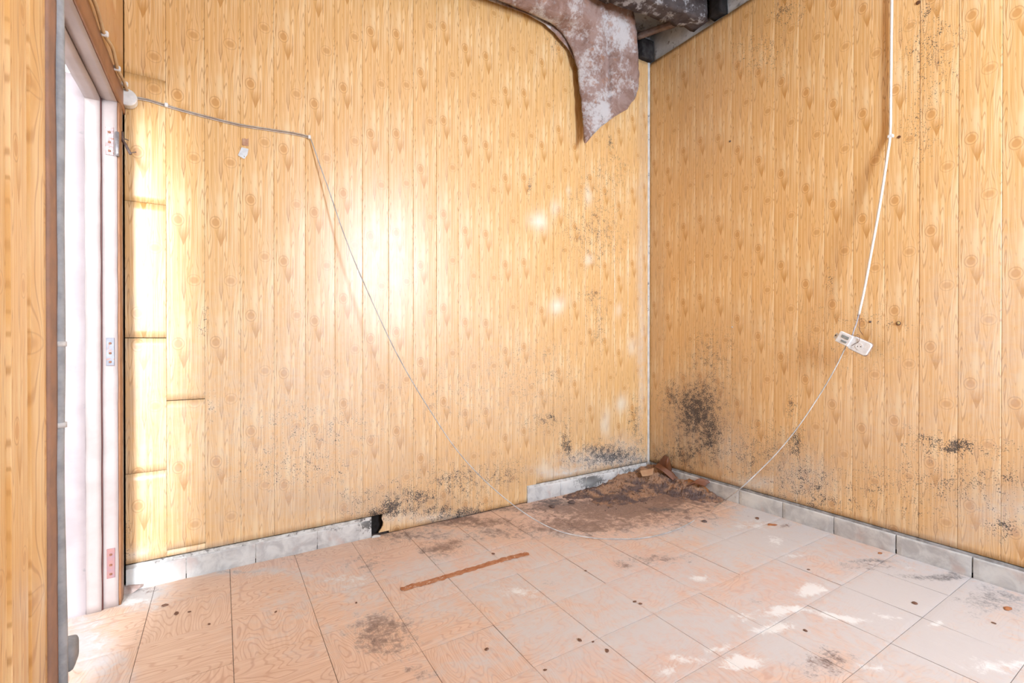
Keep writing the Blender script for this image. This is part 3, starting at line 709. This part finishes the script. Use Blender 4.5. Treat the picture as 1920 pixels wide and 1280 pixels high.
o = rough_box('sagging_roof_board', (-0.75, -0.42, 3.215), (-0.005, 0.02, 3.25), simple('mouldy_grey_board', (0.34, 0.33, 0.32), (0.16, 0.11, 0.075), 7, 0.95, 0.15, 0.8, c3=(0.10, 0.08, 0.07), s3=26), None, (24, 16, 2), 0.02, 7)
tag(o, 'mouldy grey roof board above the hole in the ceiling corner', 'roof board')
o = rough_box('black_gap_block', (-0.045, -0.60, 3.04), (0.02, -0.515, 3.20), M_BACK, None, (4, 4, 8), 0.006, 20)  # black solid put in to paint the dark gap at the beam end
o.name = 'beam_end_gap'; tag(o, 'black block standing in for the dark gap where the roof beam meets the right wall', 'timber')

# ---- debris pile in the corner
def pile_h(x, y):
    n = fbm((x*7, y*7, 3), 4)*0.5; n2 = fbm((x*24, y*24, 8), 4)
    h = 0.10*math.exp(-((x+.05)/.20)**2-((y+.08)/.20)**2)
    h = max(h, 0.072*math.exp(-((x+.25)/.22)**2-((y+.05)/.13)**2))
    h = max(h, 0.070*math.exp(-((x+.05)/.12)**2-((y+.36)/.17)**2))
    h = max(h, 0.030*math.exp(-((x+.55)/.25)**2-((y+.06)/.07)**2))
    h = max(h, 0.018*math.exp(-((x+.45)/.30)**2-((y+.22)/.14)**2))
    return h*(1+0.5*n)+(n2*0.013+mn.noise(Vector((x*90, y*90, 1)))*0.007)*min(1, h/0.03)-0.007
vs = []; fs = []; idx = {}; st = 0.007
nx, ny = int(1.15/st), int(0.75/st)
H = [[pile_h(-i*st+0.008, -j*st+0.008) for j in range(ny+1)] for i in range(nx+1)]
def vid(i, j):
    if (i, j) not in idx:
        idx[(i, j)] = len(vs); vs.append((-i*st+0.008, -j*st+0.008, max(H[i][j], -0.0025)))
    return idx[(i, j)]
for i in range(nx):
    for j in range(ny):
        if max(H[i][j], H[i+1][j], H[i][j+1], H[i+1][j+1]) > 0.001:
            fs.append((vid(i, j), vid(i, j+1), vid(i+1, j+1), vid(i+1, j)))
rp = random.Random(21)
for i, v in enumerate(vs):
    if v[2] > 0.004: vs[i] = (v[0]+rp.uniform(-.002, .002), v[1]+rp.uniform(-.002, .002), v[2]+rp.uniform(-.0025, .004))
for q in range(420):                                            # grit and crumbs in the heap
    x = -abs(rp.gauss(0, .34)); y = -abs(rp.gauss(0, .22)); h = pile_h(x, y)
    if h < -0.0045 or x < -1.1 or y < -.7: continue
    r = rp.uniform(.003, .008)*(1.8 if rp.random() < .12 else 1); b = len(vs); rz = rp.uniform(0, 6)
    for (a, e_, cc) in ((1, 0, 0), (0, 1, 0), (-1, 0, 0), (0, -1, 0), (0, 0, 1), (0, 0, -1)):
        u_, w_ = a*math.cos(rz)-e_*math.sin(rz)*.7, a*math.sin(rz)+e_*math.cos(rz)*.7
        vs.append((x+u_*r*rp.uniform(.7, 1.3), y+w_*r*rp.uniform(.7, 1.3), max(h, 0)+cc*r*.7+r*.2))
    for f in ((0, 1, 4), (1, 2, 4), (2, 3, 4), (3, 0, 4), (1, 0, 5), (2, 1, 5), (3, 2, 5), (0, 3, 5)): fs.append(tuple(b+k for k in f))
me = mesh('debris_pile', vs, fs, False)
if me.polygons[0].normal.z < 0: me.flip_normals()
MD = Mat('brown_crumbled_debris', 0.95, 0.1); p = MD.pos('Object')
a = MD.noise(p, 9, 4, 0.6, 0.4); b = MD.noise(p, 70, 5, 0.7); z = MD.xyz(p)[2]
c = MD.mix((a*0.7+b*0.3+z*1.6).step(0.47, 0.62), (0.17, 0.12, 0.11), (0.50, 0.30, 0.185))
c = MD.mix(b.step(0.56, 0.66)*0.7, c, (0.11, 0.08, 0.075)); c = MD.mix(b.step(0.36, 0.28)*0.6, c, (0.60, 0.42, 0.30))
MD.col(c); MD.bump(b+a, 0.9, 0.01)
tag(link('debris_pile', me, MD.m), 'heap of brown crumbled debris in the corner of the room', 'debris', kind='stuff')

# rubble chunks on and around the pile
def chunk_mesh(seed, sx, sy, sz):
    bm = bmesh.new(); bmesh.ops.create_icosphere(bm, subdivisions=2, radius=1)
    for v in bm.verts:
        d = 1+0.45*mn.noise(v.co*1.3+Vector((seed*5, seed, 0)))
        v.co = Vector((v.co.x*sx*d, v.co.y*sy*d, max(v.co.z, -0.55)*sz*d))
    me = bpy.data.meshes.new('chunk'); bm.to_mesh(me); bm.free(); return me
M_CH1 = simple('tan_debris_chunk', (0.50, 0.29, 0.17), (0.36, 0.19, 0.11), 40, 0.95, 0.1, 0.8)
M_CH2 = simple('dark_debris_chunk', (0.13, 0.10, 0.095), (0.20, 0.14, 0.12), 40, 0.95, 0.1, 0.8)
M_CH3 = simple('pale_plaster_chip', (0.76, 0.75, 0.72), (0.62, 0.60, 0.57), 40, 0.9, 0.1, 0.5)
M_CH4 = simple('rust_orange_flake', (0.52, 0.22, 0.09), (0.38, 0.15, 0.07), 50, 0.85, 0.2, 0.5)
def chunk(name, px, py, r, mat, label, cat, group=None, flat=0.5, seed=1, z=0.0, rz=0.0, el=1.0):
    q = FL(px, py, z); o = link(name, chunk_mesh(seed, r*el, r/el, r*flat), mat)
    o.location = (q.x, q.y, z+r*flat*0.5); o.rotation_euler = (0, 0, rz); tag(o, label, cat, group); return o
chunk('debris_lump', 1208, 888, 0.038, M_CH1, 'tan lump at the left shoulder of the debris heap', 'debris', seed=3, flat=.7, z=.055)
chunk('debris_lump', 1072, 942, 0.022, M_CH2, 'dark lump lying on the floor left of the debris heap', 'debris', seed=4, flat=.45)
chunk('debris_lump', 1321, 978, 0.014, M_CH2, 'small dark lump beside the wire on the pale floor', 'debris', seed=6, flat=.45)
chunk('debris_lump', 1362, 928, 0.030, M_CH2, 'dark rough lump at the right end of the debris heap', 'debris', seed=7, flat=.6, z=.02)
chunk('debris_lump', 1035, 950, 0.018, M_CH2, 'blackish lump by the left edge of the dirt patch', 'debris', seed=8, flat=.4)
chunk('plaster_chip', 865, 967, 0.012, M_CH3, 'small white plaster chip on the floor below the board wall', 'plaster chip', seed=9, flat=.3)
chunk('plaster_chip', 705, 1006, 0.016, M_CH3, 'white plaster crumb below the hole in the skirting', 'plaster chip', seed=10, flat=.35, el=1.3)
chunk('leaf_flake', 1890, 1141, 0.014, M_CH4, 'curled orange flake on the floor at the right edge', 'flake', seed=12, flat=.25, el=1.4)
chunk('leaf_flake', 1448, 984, 0.020, M_CH4, 'brown orange flakes on the pale floor near the right skirting', 'flake', seed=13, flat=.18, el=1.5, rz=-.5)
chunk('leaf_flake', 1650, 1037, 0.010, M_CH4, 'tiny orange flake in the dirt along the right skirting', 'flake', seed=14, flat=.25, el=1.3)
chunk('plaster_rubble', 240, 1106, 0.045, simple('pinkish_rubble', (0.62, 0.50, 0.45), (0.42, 0.30, 0.26), 45, 0.95, .1, .8), 'crumbled plaster heap at the foot of the door jamb', 'rubble', seed=15, flat=.35, el=1.2)
chunk('plaster_rubble', 200, 1135, 0.020, M_CH2, 'dark crumb under the broken foot of the door jamb', 'rubble', seed=16, flat=.7, z=0.0)
grp = 'dark crumbs scattered on the floor'
WHERE = ['dark brown crumb on the floor nearest the door jamb rubble', 'flat dark crumb just right of the crumb by the door rubble', 'tiny crumb right of the two crumbs near the door', 'tiny crumb on the second tile below the skirting tiles', 'dark round crumb just above the right part of the rust streak',
 'dark crumb on the tiles at the middle of the bottom edge', 'long dark crumb on a tile seam right of the middle crumb', 'brown crumb near the bottom edge left of the white patches', 'brown crumb on the seam crossing near the bottom middle', 'left crumb of the close pair in the middle of the floor', 'dark crumb on the grey tiles near the right skirting',
 'dark crumb just below the white patch on the grey tiles', 'right crumb of the close pair in the middle of the floor', 'tiny crumb left of the rust streak', 'tiny crumb between the rust streak and the wire loop', 'reddish crumb on the pale floor below the right skirting near the wire', 'tiny crumb on the orange tiles at the lower left', 'tiny crumb beside the long dark crumb near the bottom', 'tiny crumb at the far right below the orange flake', 'tiny crumb in front of the right skirting above the white patch']
for i, (px, py, r) in enumerate(((309, 1135, 5), (331, 1150, 5), (355, 1147, 3), (517, 1147, 3), (925, 1038, 4), (913, 1217, 5), (1087, 1200, 5), (1022, 1256, 4), (1138, 1220, 5), (1201, 1132, 4), (1715, 1131, 5), (1510, 1182, 4), (1190, 1128, 4), (668, 1130, 3), (1098, 1070, 3), (1420, 972, 5), (392, 1170, 3), (1112, 1203, 3), (1863, 1168, 3), (1516, 1068, 3))):
    q = FL(px, py); s = r/FPX*(q-CAM).length*0.65
    chunk('crumb', px, py, s, simple('dark_brown_crumb', (0.17, 0.085, 0.05), (0.24, 0.13, 0.09), 60, .9), WHERE[i], 'crumb', grp, 0.4, 20+i, 0, i*1.3, 1.2)

# folded brown sheet pieces on the heap
M_LEATH = simple('brown_fibreboard', (0.21, 0.075, 0.028), (0.14, 0.045, 0.016), 9, 0.4, 0.5, 0.15)
def folded(name, pts_rows, label, mat, thick=0.004, n=6):
    """surface lofted through rows of 3D points"""
    rows = [catmull([Vector(q) for q in r], n) for r in pts_rows]
    cols = list(zip(*rows)); cols = [catmull(list(c), n) for c in cols]
    R, C = len(cols), len(cols[0]); vs = [v for c in cols for v in c]; fs = []
    for i in range(R-1):
        for j in range(C-1): a = i*C+j; fs.append((a, a+1, a+1+C, a+C))
    o = link(name, mesh(name, vs, fs, True), mat)
    md = o.modifiers.new('thickness', 'SOLIDIFY'); md.thickness = thick; md.offset = 0
    return tag(o, label, 'board scrap')
def P(px, py, d): return CAM+ray(px, py)*d      # d: depth along the view axis
D0 = (Vector((-.13, -.14, 0))-CAM).dot(FW)
folded('folded_board_scrap', [[P(1232, 872, D0+.03), P(1243, 856, D0+.02), P(1248, 853, D0+.02)], [P(1246, 884, D0), P(1251, 870, D0-.04), P(1253, 856, D0-.03)], [P(1262, 893, D0+.04), P(1259, 875, D0+.03), P(1254, 857, D0+.02)]],
       'folded glossy brown board scrap standing upright on the debris heap', M_LEATH)
folded('curled_board_scrap', [[P(1226, 874, D0-.02), P(1234, 868, D0+.0)], [P(1243, 884, D0-.05), P(1247, 876, D0-.03)], [P(1256, 896, D0-.06), P(1262, 886, D0-.04)], [P(1268, 906, D0-.07), P(1274, 902, D0-.05)]],
       'dark curled brown strip below the upright folded scrap', M_LEATH)
D1 = (Vector((-.12, -.38, 0))-CAM).dot(FW)
folded('bent_board_scrap', [[P(1288, 912, D1-.02), P(1305, 906, D1-.02), P(1320, 902, D1+.02)], [P(1300, 906, D1-.05), P(1312, 897, D1-.05), P(1326, 899, D1+.0)], [P(1322, 912, D1-.05), P(1330, 905, D1-.04), P(1342, 908, D1-.0)]],
       'bent brown board scrap on the right part of the debris heap', simple('greyed_brown_board', (0.24, 0.13, 0.10), (0.24, 0.09, 0.04), 9, 0.6, 0.4, 0.15))
folded('orange_board_scrap', [[P(1280, 905, D1+.03), P(1292, 897, D1+.06)], [P(1305, 919, D1-.03), P(1322, 911, D1+.0)], [P(1330, 930, D1-.06), P(1343, 921, D1-.04)]],
       'orange brown slab lying on the right end of the debris heap', simple('orange_brown_board', (0.40, 0.165, 0.055), (0.30, 0.11, 0.035), 9, 0.6, 0.4, 0.15))
folded('torn_paper_scrap', [[P(1200, 882, D0-.05), P(1212, 880, D0-.02), P(1226, 877, D0-.02)], [P(1204, 893, D0-.08), P(1214, 892, D0-.07), P(1224, 890, D0-.06)]],
       'tan torn scrap on the left shoulder of the debris heap', simple('tan_scrap', (0.56, 0.35, 0.20), (0.48, 0.27, 0.15), 14, 0.9, 0.2, 0.3), 0.005)

# ---- rust streak on the floor: thin flaking strip of old metal
L = [(752, 1106), (775, 1098), (800, 1092), (830, 1083), (860, 1074), (890, 1065), (920, 1056), (950, 1047), (975, 1041), (991, 1037)]
vs = []; fs = []; pts = catmull([FL(*q, 0.0) for q in L], 8)
for i, q in enumerate(pts):
    t = (pts[min(i+1, len(pts)-1)]-pts[max(i-1, 0)]).normalized(); nrm = Vector((-t.y, t.x, 0))
    wa = 0.017+0.008*mn.noise(Vector((i*.45, 0, 0))); wb = 0.017+0.008*mn.noise(Vector((i*.45, 9, 0)))
    if i in (0, len(pts)-1): wa = wb = 0.006
    vs += [q+nrm*wa+Vector((0, 0, .0008)), q+nrm*wa*.6+Vector((0, 0, .0022)), q-nrm*wb*.6+Vector((0, 0, .0022)), q-nrm*wb+Vector((0, 0, .0008))]
for i in range(len(pts)-1):
    for k in range(3): a = i*4+k; fs.append((a, a+4, a+5, a+1))
me = mesh('rust_strip', vs, fs)
if me.polygons[0].normal.z < 0: me.flip_normals()
tag(link('rust_strip', me, simple('flaking_rust', (0.40, 0.155, 0.07), (0.50, 0.24, 0.13), 30, 0.9, 0.2, 0.6, c3=(0.70, 0.50, 0.38), s3=38, t3=(.58, .66))), 'long thin rust-brown streak on the tiles in mid floor', 'rust strip')

# ---- cables
# beige cable over the door head
cab = tube('door_head_cable', [BK(232, 168, -.035)+Vector((0.010, 0, 0)), (XL+0.016, -0.12, 1.975), (XL+0.015, -0.22, 1.965), (XL+0.017, -0.32, 1.985), (XL+0.013, -0.43, 1.972), (XL+0.015, -0.55, 1.985), (XL+0.014, -0.70, 1.978), (XL+0.014, -0.95, 1.985), (XL+0.014, -1.4, 1.99)], 0.0055, M_BEIGE)
tag(cab, 'beige cable clipped along the top of the door frame', 'cable')
for yy, zz in ((-0.06, 1.985), (-0.22, 1.966), (-0.43, 1.973), (-0.75, 1.979)):
    o = box('cable_clip', XL+0.004, XL+0.024, yy-.006, yy+.006, zz-.009, zz+.009, M_WHITE, cab, 0.003)
# junction box
J = BK(231, 183, -.018); J.x += 0.012
jb = empty('junction_box', (J.x, 0.008, J.z)); tag(jb, 'small round white junction box at the top corner of the door frame', 'junction box')
def lathe(name, prof, mat, parent, mtx, seg=24):
    vs = []; fs = []
    for r, h in prof:
        for k in range(seg): a = 2*PI*k/seg; vs.append(mtx @ Vector((r*math.cos(a), r*math.sin(a), h)))
    for i in range(len(prof)-1):
        for k in range(seg): k2 = (k+1) % seg; fs.append((i*seg+k, i*seg+k2, (i+1)*seg+k2, (i+1)*seg+k))
    fs.append(tuple(range(seg))[::-1]); fs.append(tuple((len(prof)-1)*seg+k for k in range(seg)))
    return link(name, mesh(name, vs, fs, False), mat, parent)
mt = Matrix.Rotation(PI/2, 4, 'X')
lathe('body', [(0.030, 0.0), (0.031, 0.004), (0.031, 0.026), (0.029, 0.028)], M_WHITE, jb, mt)
lathe('lid', [(0.031, 0.0285), (0.033, 0.0295), (0.033, 0.040), (0.030, 0.044), (0.012, 0.0455)], M_WHITE, jb, mt)
# twin wire along the back wall, then hanging free to the floor and up to the socket
A = BK(580, 255, 0.004); F = FL(1150, 1010, .006)
SOC = RW(1600, 642, -0.065)
tw = empty('hanging_wire', (A.x, 0.0, A.z)); tag(tw, 'thin wire from the junction box, drooping across the floor to the wall socket', 'wire')
def twp(o): o.matrix_parent_inverse = Matrix.Translation(-tw.location); return o
path = [(244, 180), (280, 187), (312, 197), (350, 208), (400, 221), (450, 233), (500, 241), (545, 248), (574, 254)]
twp(tube('clipped_wire', [BK(*q, 0.006) for q in path]+[BK(581, 257, 0.004)], 0.0028, M_BRCAB, tw))
twp(tube('clipped_wire', [BK(q[0], q[1]+3.0, 0.007) for q in path]+[BK(580, 259, 0.004)], 0.0022, simple('pale_wire_sheath', (0.66, 0.60, 0.54), (0.5, 0.42, 0.36), 30, .5), tw))
def plane_hit(px, py, P0, P1):
    d = Vector((P1.x-P0.x, P1.y-P0.y, 0)); n = Vector((-d.y, d.x, 0)); r = ray(px, py)
    return CAM+r*((P0-CAM).dot(n)/r.dot(n))
left = [(588, 275), (600, 310), (618, 360), (640, 425), (665, 490), (700, 570), (735, 645), (770, 710), (810, 775), (850, 835), (890, 882), (930, 920), (970, 952), (1010, 978), (1050, 996), (1090, 1005)]
pts = [BK(581, 257, 0.003)]+[plane_hit(*q, A, F) for q in left]
for i, q in enumerate(pts):
    if q.z < 0.0035: pts[i] = FL(*left[i-1], 0.0035)
right = [(1200, 1009), (1245, 1000), (1290, 982), (1340, 950), (1380, 922), (1420, 886), (1460, 845), (1500, 795), (1540, 735), (1565, 692), (1580, 662), (1586, 648)]
S0 = RW(1586, 648, -0.058)
pr = []
for q in right:
    g = plane_hit(*q, F, S0)
    if g.z < 0.0035 or q[0] < 1350: g = FL(*q, 0.0035)
    pr.append(g)
allp = pts+[FL(1120, 1009, .0035), FL(1160, 1010, .0035)]+pr
twp(tube('drooping_wire', allp, 0.0026, M_WIRE, tw, 8, 6))
for q in ((312, 197), (580, 257)):
    g = BK(*q, 0.004); twp(box('cable_clip', g.x-.006, g.x+.006, -0.005, 0.009, g.z-.009, g.z+.007, M_WHITE, tw, .002))
# white supply cable on the right wall
C0 = RW(1669, 255, -0.002)
up = [(1674, -300), (1673, -140), (1673, -60), (1672, 0), (1671, 90), (1670, 180), (1669, 250)]
dn = [(1664, 290, .012), (1655, 350, .03), (1645, 410, .045), (1634, 470, .055), (1621, 540, .06), (1610, 590, .062)]
wc = tube('supply_cable', [Vector((0.0, RW(1674, -420).y, ZT+0.004))]+[RW(a, b, -0.0) for a, b in up]+[RW(a, b, -0.002-d) for a, b, d in dn], 0.0058, M_CABW, None, 10)
tag(wc, 'white supply cable coming down the right wall to the dangling socket', 'cable')
o = box('cable_clip', -0.008, 0.009, C0.y-.012, C0.y+.010, C0.z-.008, C0.z+.006, M_WHITE, wc, .002)
tube('core_wire', [RW(1611, 585, -.062), RW(1606, 605, -.064), RW(1600, 622, -.066), RW(1597, 635, -.066)], 0.003, simple('blue_grey_core', (0.50, 0.50, 0.56), (0.4, 0.4, 0.44), 30, .5), wc)
tube('core_wire', [RW(1611, 588, -.062), RW(1612, 604, -.06), RW(1612, 618, -.058), RW(1618, 628, -.07)], 0.0014, simple('brown_core', (0.22, 0.10, 0.06), None, 30, .5), wc)

# ---- dangling socket
so = empty('dangling_socket', tuple(SOC)); tag(so, 'broken white wall socket dangling on its wires in front of the right wall', 'socket')
ex = (RW(1635, 659, -.065)-RW(1577, 632, -.065)).normalized()
nz = Vector((-1, 0, 0)); ey = nz.cross(ex).normalized(); nz = ex.cross(ey)
SM = Matrix((ex, ey, nz)).transposed().to_4x4()
def sp(name, x0, x1, y0, y1, z0, z1, mat, bev=0.002, seg=2, parent=so):
    me = box_mesh(name, x0, x1, y0, y1, z0, z1, bev, seg); me.transform(SM); return link(name, me, mat, parent)
u = (RW(1635, 659, -.065)-RW(1577, 632, -.065)).length
# face plate: rounded outline
def rounded(name, x0, x1, y0, y1, z0, z1, r, mat):
    vs = []; seg = 6
    for cx, cy, a0 in ((x1-r, y1-r, 0), (x0+r, y1-r, 90), (x0+r, y0+r, 180), (x1-r, y0+r, 270)):
        for k in range(seg+1): a = math.radians(a0+90*k/seg); vs.append((cx+r*math.cos(a), cy+r*math.sin(a)))
    n = len(vs); V = [SM @ Vector((x, y, z0)) for x, y in vs]+[SM @ Vector((x, y, z1-.0015)) for x, y in vs]
    cxm, cym = (x0+x1)/2, (y0+y1)/2
    V += [SM @ Vector((cxm+(x-cxm)*.94, cym+(y-cym)*.92, z1)) for x, y in vs]
    F_ = [tuple(range(n))[::-1], tuple(range(2*n, 3*n))]
    for k in range(n):
        k2 = (k+1) % n; F_ += [(k, k2, n+k2, n+k), (n+k, n+k2, 2*n+k2, 2*n+k)]
    return link(name, mesh(name, V, F_), mat, so)
M_DIRTYW = simple('grubby_white_plastic', (0.86, 0.86, 0.84), (0.74, 0.74, 0.73), 60, 0.4, 0.5, 0, c3=(0.25, 0.22, 0.2), s3=70, t3=(.66, .72))
rounded('face_plate', -0.012, u*0.52, -0.034, 0.030, -0.004, 0.010, 0.012, M_DIRTYW)
rounded('plate_rim', -0.014, u*0.52+.0025, -0.038, 0.0325, -0.008, -0.003, 0.013, simple('brown_rim', (0.34, 0.20, 0.13), (0.45, 0.33, 0.26), 30, .6))
lathe('outlet_well', [(0.017, 0.0102), (0.0165, 0.0112), (0.013, 0.0112), (0.0125, 0.0107)], M_WHITE, so, SM @ Matrix.Translation((0.034, -0.003, 0)), 20)
for dx in (-.006, .006): lathe('outlet_pin_hole', [(0.0022, 0.0108), (0.0022, 0.0113)], M_BACK, so, SM @ Matrix.Translation((0.034+dx, -0.003+dx*.4, 0)), 8)
sp('switch_module', -u*0.46, -0.008, -0.026, 0.028, 0.0, 0.022, M_DIRTYW)
sp('module_slot', -u*0.36, -u*0.12, 0.004, 0.018, 0.0215, 0.0235, simple('grey_green_slot', (0.20, 0.24, 0.23), (0.34, 0.36, 0.36), 90), .001, 1)
sp('module_slot', -u*0.30, -u*0.12, -0.016, -0.006, 0.0215, 0.0235, simple('grey_green_slot', (0.2, 0.24, 0.23)), .001, 1)
sp('mount_lug', -u*0.58, -u*0.45, -0.018, 0.010, 0.004, 0.012, M_WHITE, .002, 1)
sp('mount_screw', -u*0.56, -u*0.52, -0.006, 0.002, 0.012, 0.015, M_DSTEEL, .001, 1)
o = link('loose_core', tube_mesh('loose_core', catmull([SM @ Vector(q) for q in ((-.02, .034, .012), (-.004, .036, .014), (.004, .046, .016), (.012, .044, .016), (.02, .03, .014), (.022, .015, .0125), (.014, .002, .0125), (.006, -.014, .0125))], 6), 0.0011, 6), simple('brown_core', (0.22, 0.10, 0.06)), so)

# ---- small things on the walls
# wooden plug with a brown ring and dark screw holes on the right wall
def stud(px, py, r, label, mat, name, depth=0.008, ring=None):
    g = RW(px, py, PB); e = empty(name, (PB, g.y, g.z)); tag(e, label, 'wall plug')
    m_ = Matrix.Rotation(-PI/2, 4, 'Y')
    lathe('plug_core', [(r, 0.0), (r, depth), (r*.6, depth+.0012)], mat, e, m_, 14)
    if ring: lathe('plug_collar', [(r*1.5, -0.002), (r*1.45, 0.0035), (r*1.02, 0.004)], ring, e, m_, 14)
    return e
stud(1685, 606, 0.0065, 'round wall plug with brown collar right of the dangling socket', simple('yellow_plug', (0.62, 0.45, 0.16), (0.3, 0.18, 0.1), 90), 'wall_plug', 0.007, simple('dark_brown_collar', (0.16, 0.09, 0.06)))
stud(1632, 603, 0.0050, 'small dark nail stub just above the dangling socket', M_DSTEEL, 'nail_stub', 0.004)
stud(1686, 257, 0.0068, 'dark brown plug beside the cable clip on the right wall', simple('dark_brown_plug', (0.16, 0.07, 0.03)), 'wall_plug', 0.003)
stud(1722, 5, 0.0085, 'dark brown plug at the top of the right wall', simple('dark_brown_plug', (0.16, 0.07, 0.03)), 'wall_plug', 0.003)
stud(1369, 265, 0.0060, 'small dark nail head high on the right wall near the corner', M_DSTEEL, 'nail_stub', 0.003)
stud(1373, 613, 0.0040, 'small pale nail head on the right wall above the mould', M_CH3, 'nail_stub', 0.004)
# hanger remnant
g = BK(457, 282, 0.010); e = empty('hook_remnant', (g.x, 0.010, g.z)); tag(e, 'torn white sticker below a brown tape stub on the left board wall', 'sticker')
def bpatch(name, q, y0, y1, mat):
    V = [Vector(BK(a, b, y1)) for a, b in q]+[Vector(BK(a, b, y0)) for a, b in q]; n = len(q)
    F_ = [tuple(range(n)), tuple(range(2*n-1, n-1, -1))]+[(k, n+k, n+(k+1) % n, (k+1) % n) for k in range(n)]
    o = link(name, mesh(name, V, F_), mat, e); o.matrix_parent_inverse = Matrix.Translation(-e.location); return o
bpatch('tape_stub', [(454, 259), (457, 260), (459, 259), (462, 261), (466, 259), (466, 274), (454, 272)], 0.011, 0.0085, simple('brown_tape', (0.46, 0.24, 0.14), (0.56, 0.34, 0.22), 60, .6))
bpatch('white_sticker', [(453, 276), (466, 279), (464, 290), (458, 298), (446, 291)], 0.011, 0.007, simple('white_blue_sticker', (0.80, 0.83, 0.85), (0.66, 0.70, 0.73), 70, .5, .4, 0, c3=(0.15, 0.2, 0.18), s3=90, t3=(.62, .68)))
# bent steel hook hanging from the upper hinge
hk = empty('bent_hook', (XL+0.01, -0.10, 1.73)); tag(hk, 'bent rusty steel hook sticking out beside the upper hinge', 'hook')
def hp(o): o.matrix_parent_inverse = Matrix.Translation(-hk.location); return o
hp(tube('hook_arm', [BK(229, 247, -.055), BK(230, 262, -.06), BK(236, 272, -.075), BK(241, 282, -.085), BK(245, 289, -.09)], 0.005, M_DSTEEL, hk, 8, 5))
hp(tube('nail', [BK(230, 259, -.055), BK(236, 261, -.05), BK(241, 263, -.045)], 0.0018, M_DSTEEL, hk, 6, 3))
hp(tube('nail', [BK(245, 286, -.09), BK(250, 286, -.085), BK(255, 285, -.08)], 0.0018, M_DSTEEL, hk, 6, 3))
# grey conduit and door stop on the near edge of the doorway
XC, YC = XL+0.003, DY0-0.018
cpts = [Vector((XC+mn.noise(Vector((z*2.2, 0, 0)))*.004, YC+mn.noise(Vector((z*1.7, 5, 0)))*.006, z)) for z in [0.0+0.1*i for i in range(31)]]
cd_ = tube('grey_conduit', cpts, 0.0125, M_GREYM, None, 10, 3); tag(cd_, 'grey plastic conduit running up the near edge of the doorway', 'conduit')
for zz in (0.99, 0.80):
    g = interp([(c.z, c.x) for c in cpts], zz); 
    o = link('conduit_band', tube_mesh('conduit_band', [(XC, YC, zz-.006), (XC, YC, zz), (XC, YC, zz+.006)], 0.0150, 12), M_CH3, cd_)
bm = bmesh.new(); bmesh.ops.create_cube(bm, size=1); bmesh.ops.bevel(bm, geom=bm.edges[:], offset=0.28, segments=4, affect='EDGES', profile=0.6)
for v in bm.verts: v.co = Vector((v.co.x*.050, v.co.y*.060, v.co.z*.062+v.co.y*.010))
me = bpy.data.meshes.new('door_stop'); bm.to_mesh(me); bm.free(); me.polygons.foreach_set('use_smooth', [True]*len(me.polygons))
o = link('door_stop', me, simple('worn_grey_rubber', (0.25, 0.25, 0.25), (0.34, 0.33, 0.33), 30, .7, .3, .3)); o.location = (XC-0.004, DY0+0.034, 0.232); tag(o, 'rounded grey rubber stop at the foot of the near door edge', 'door stop')
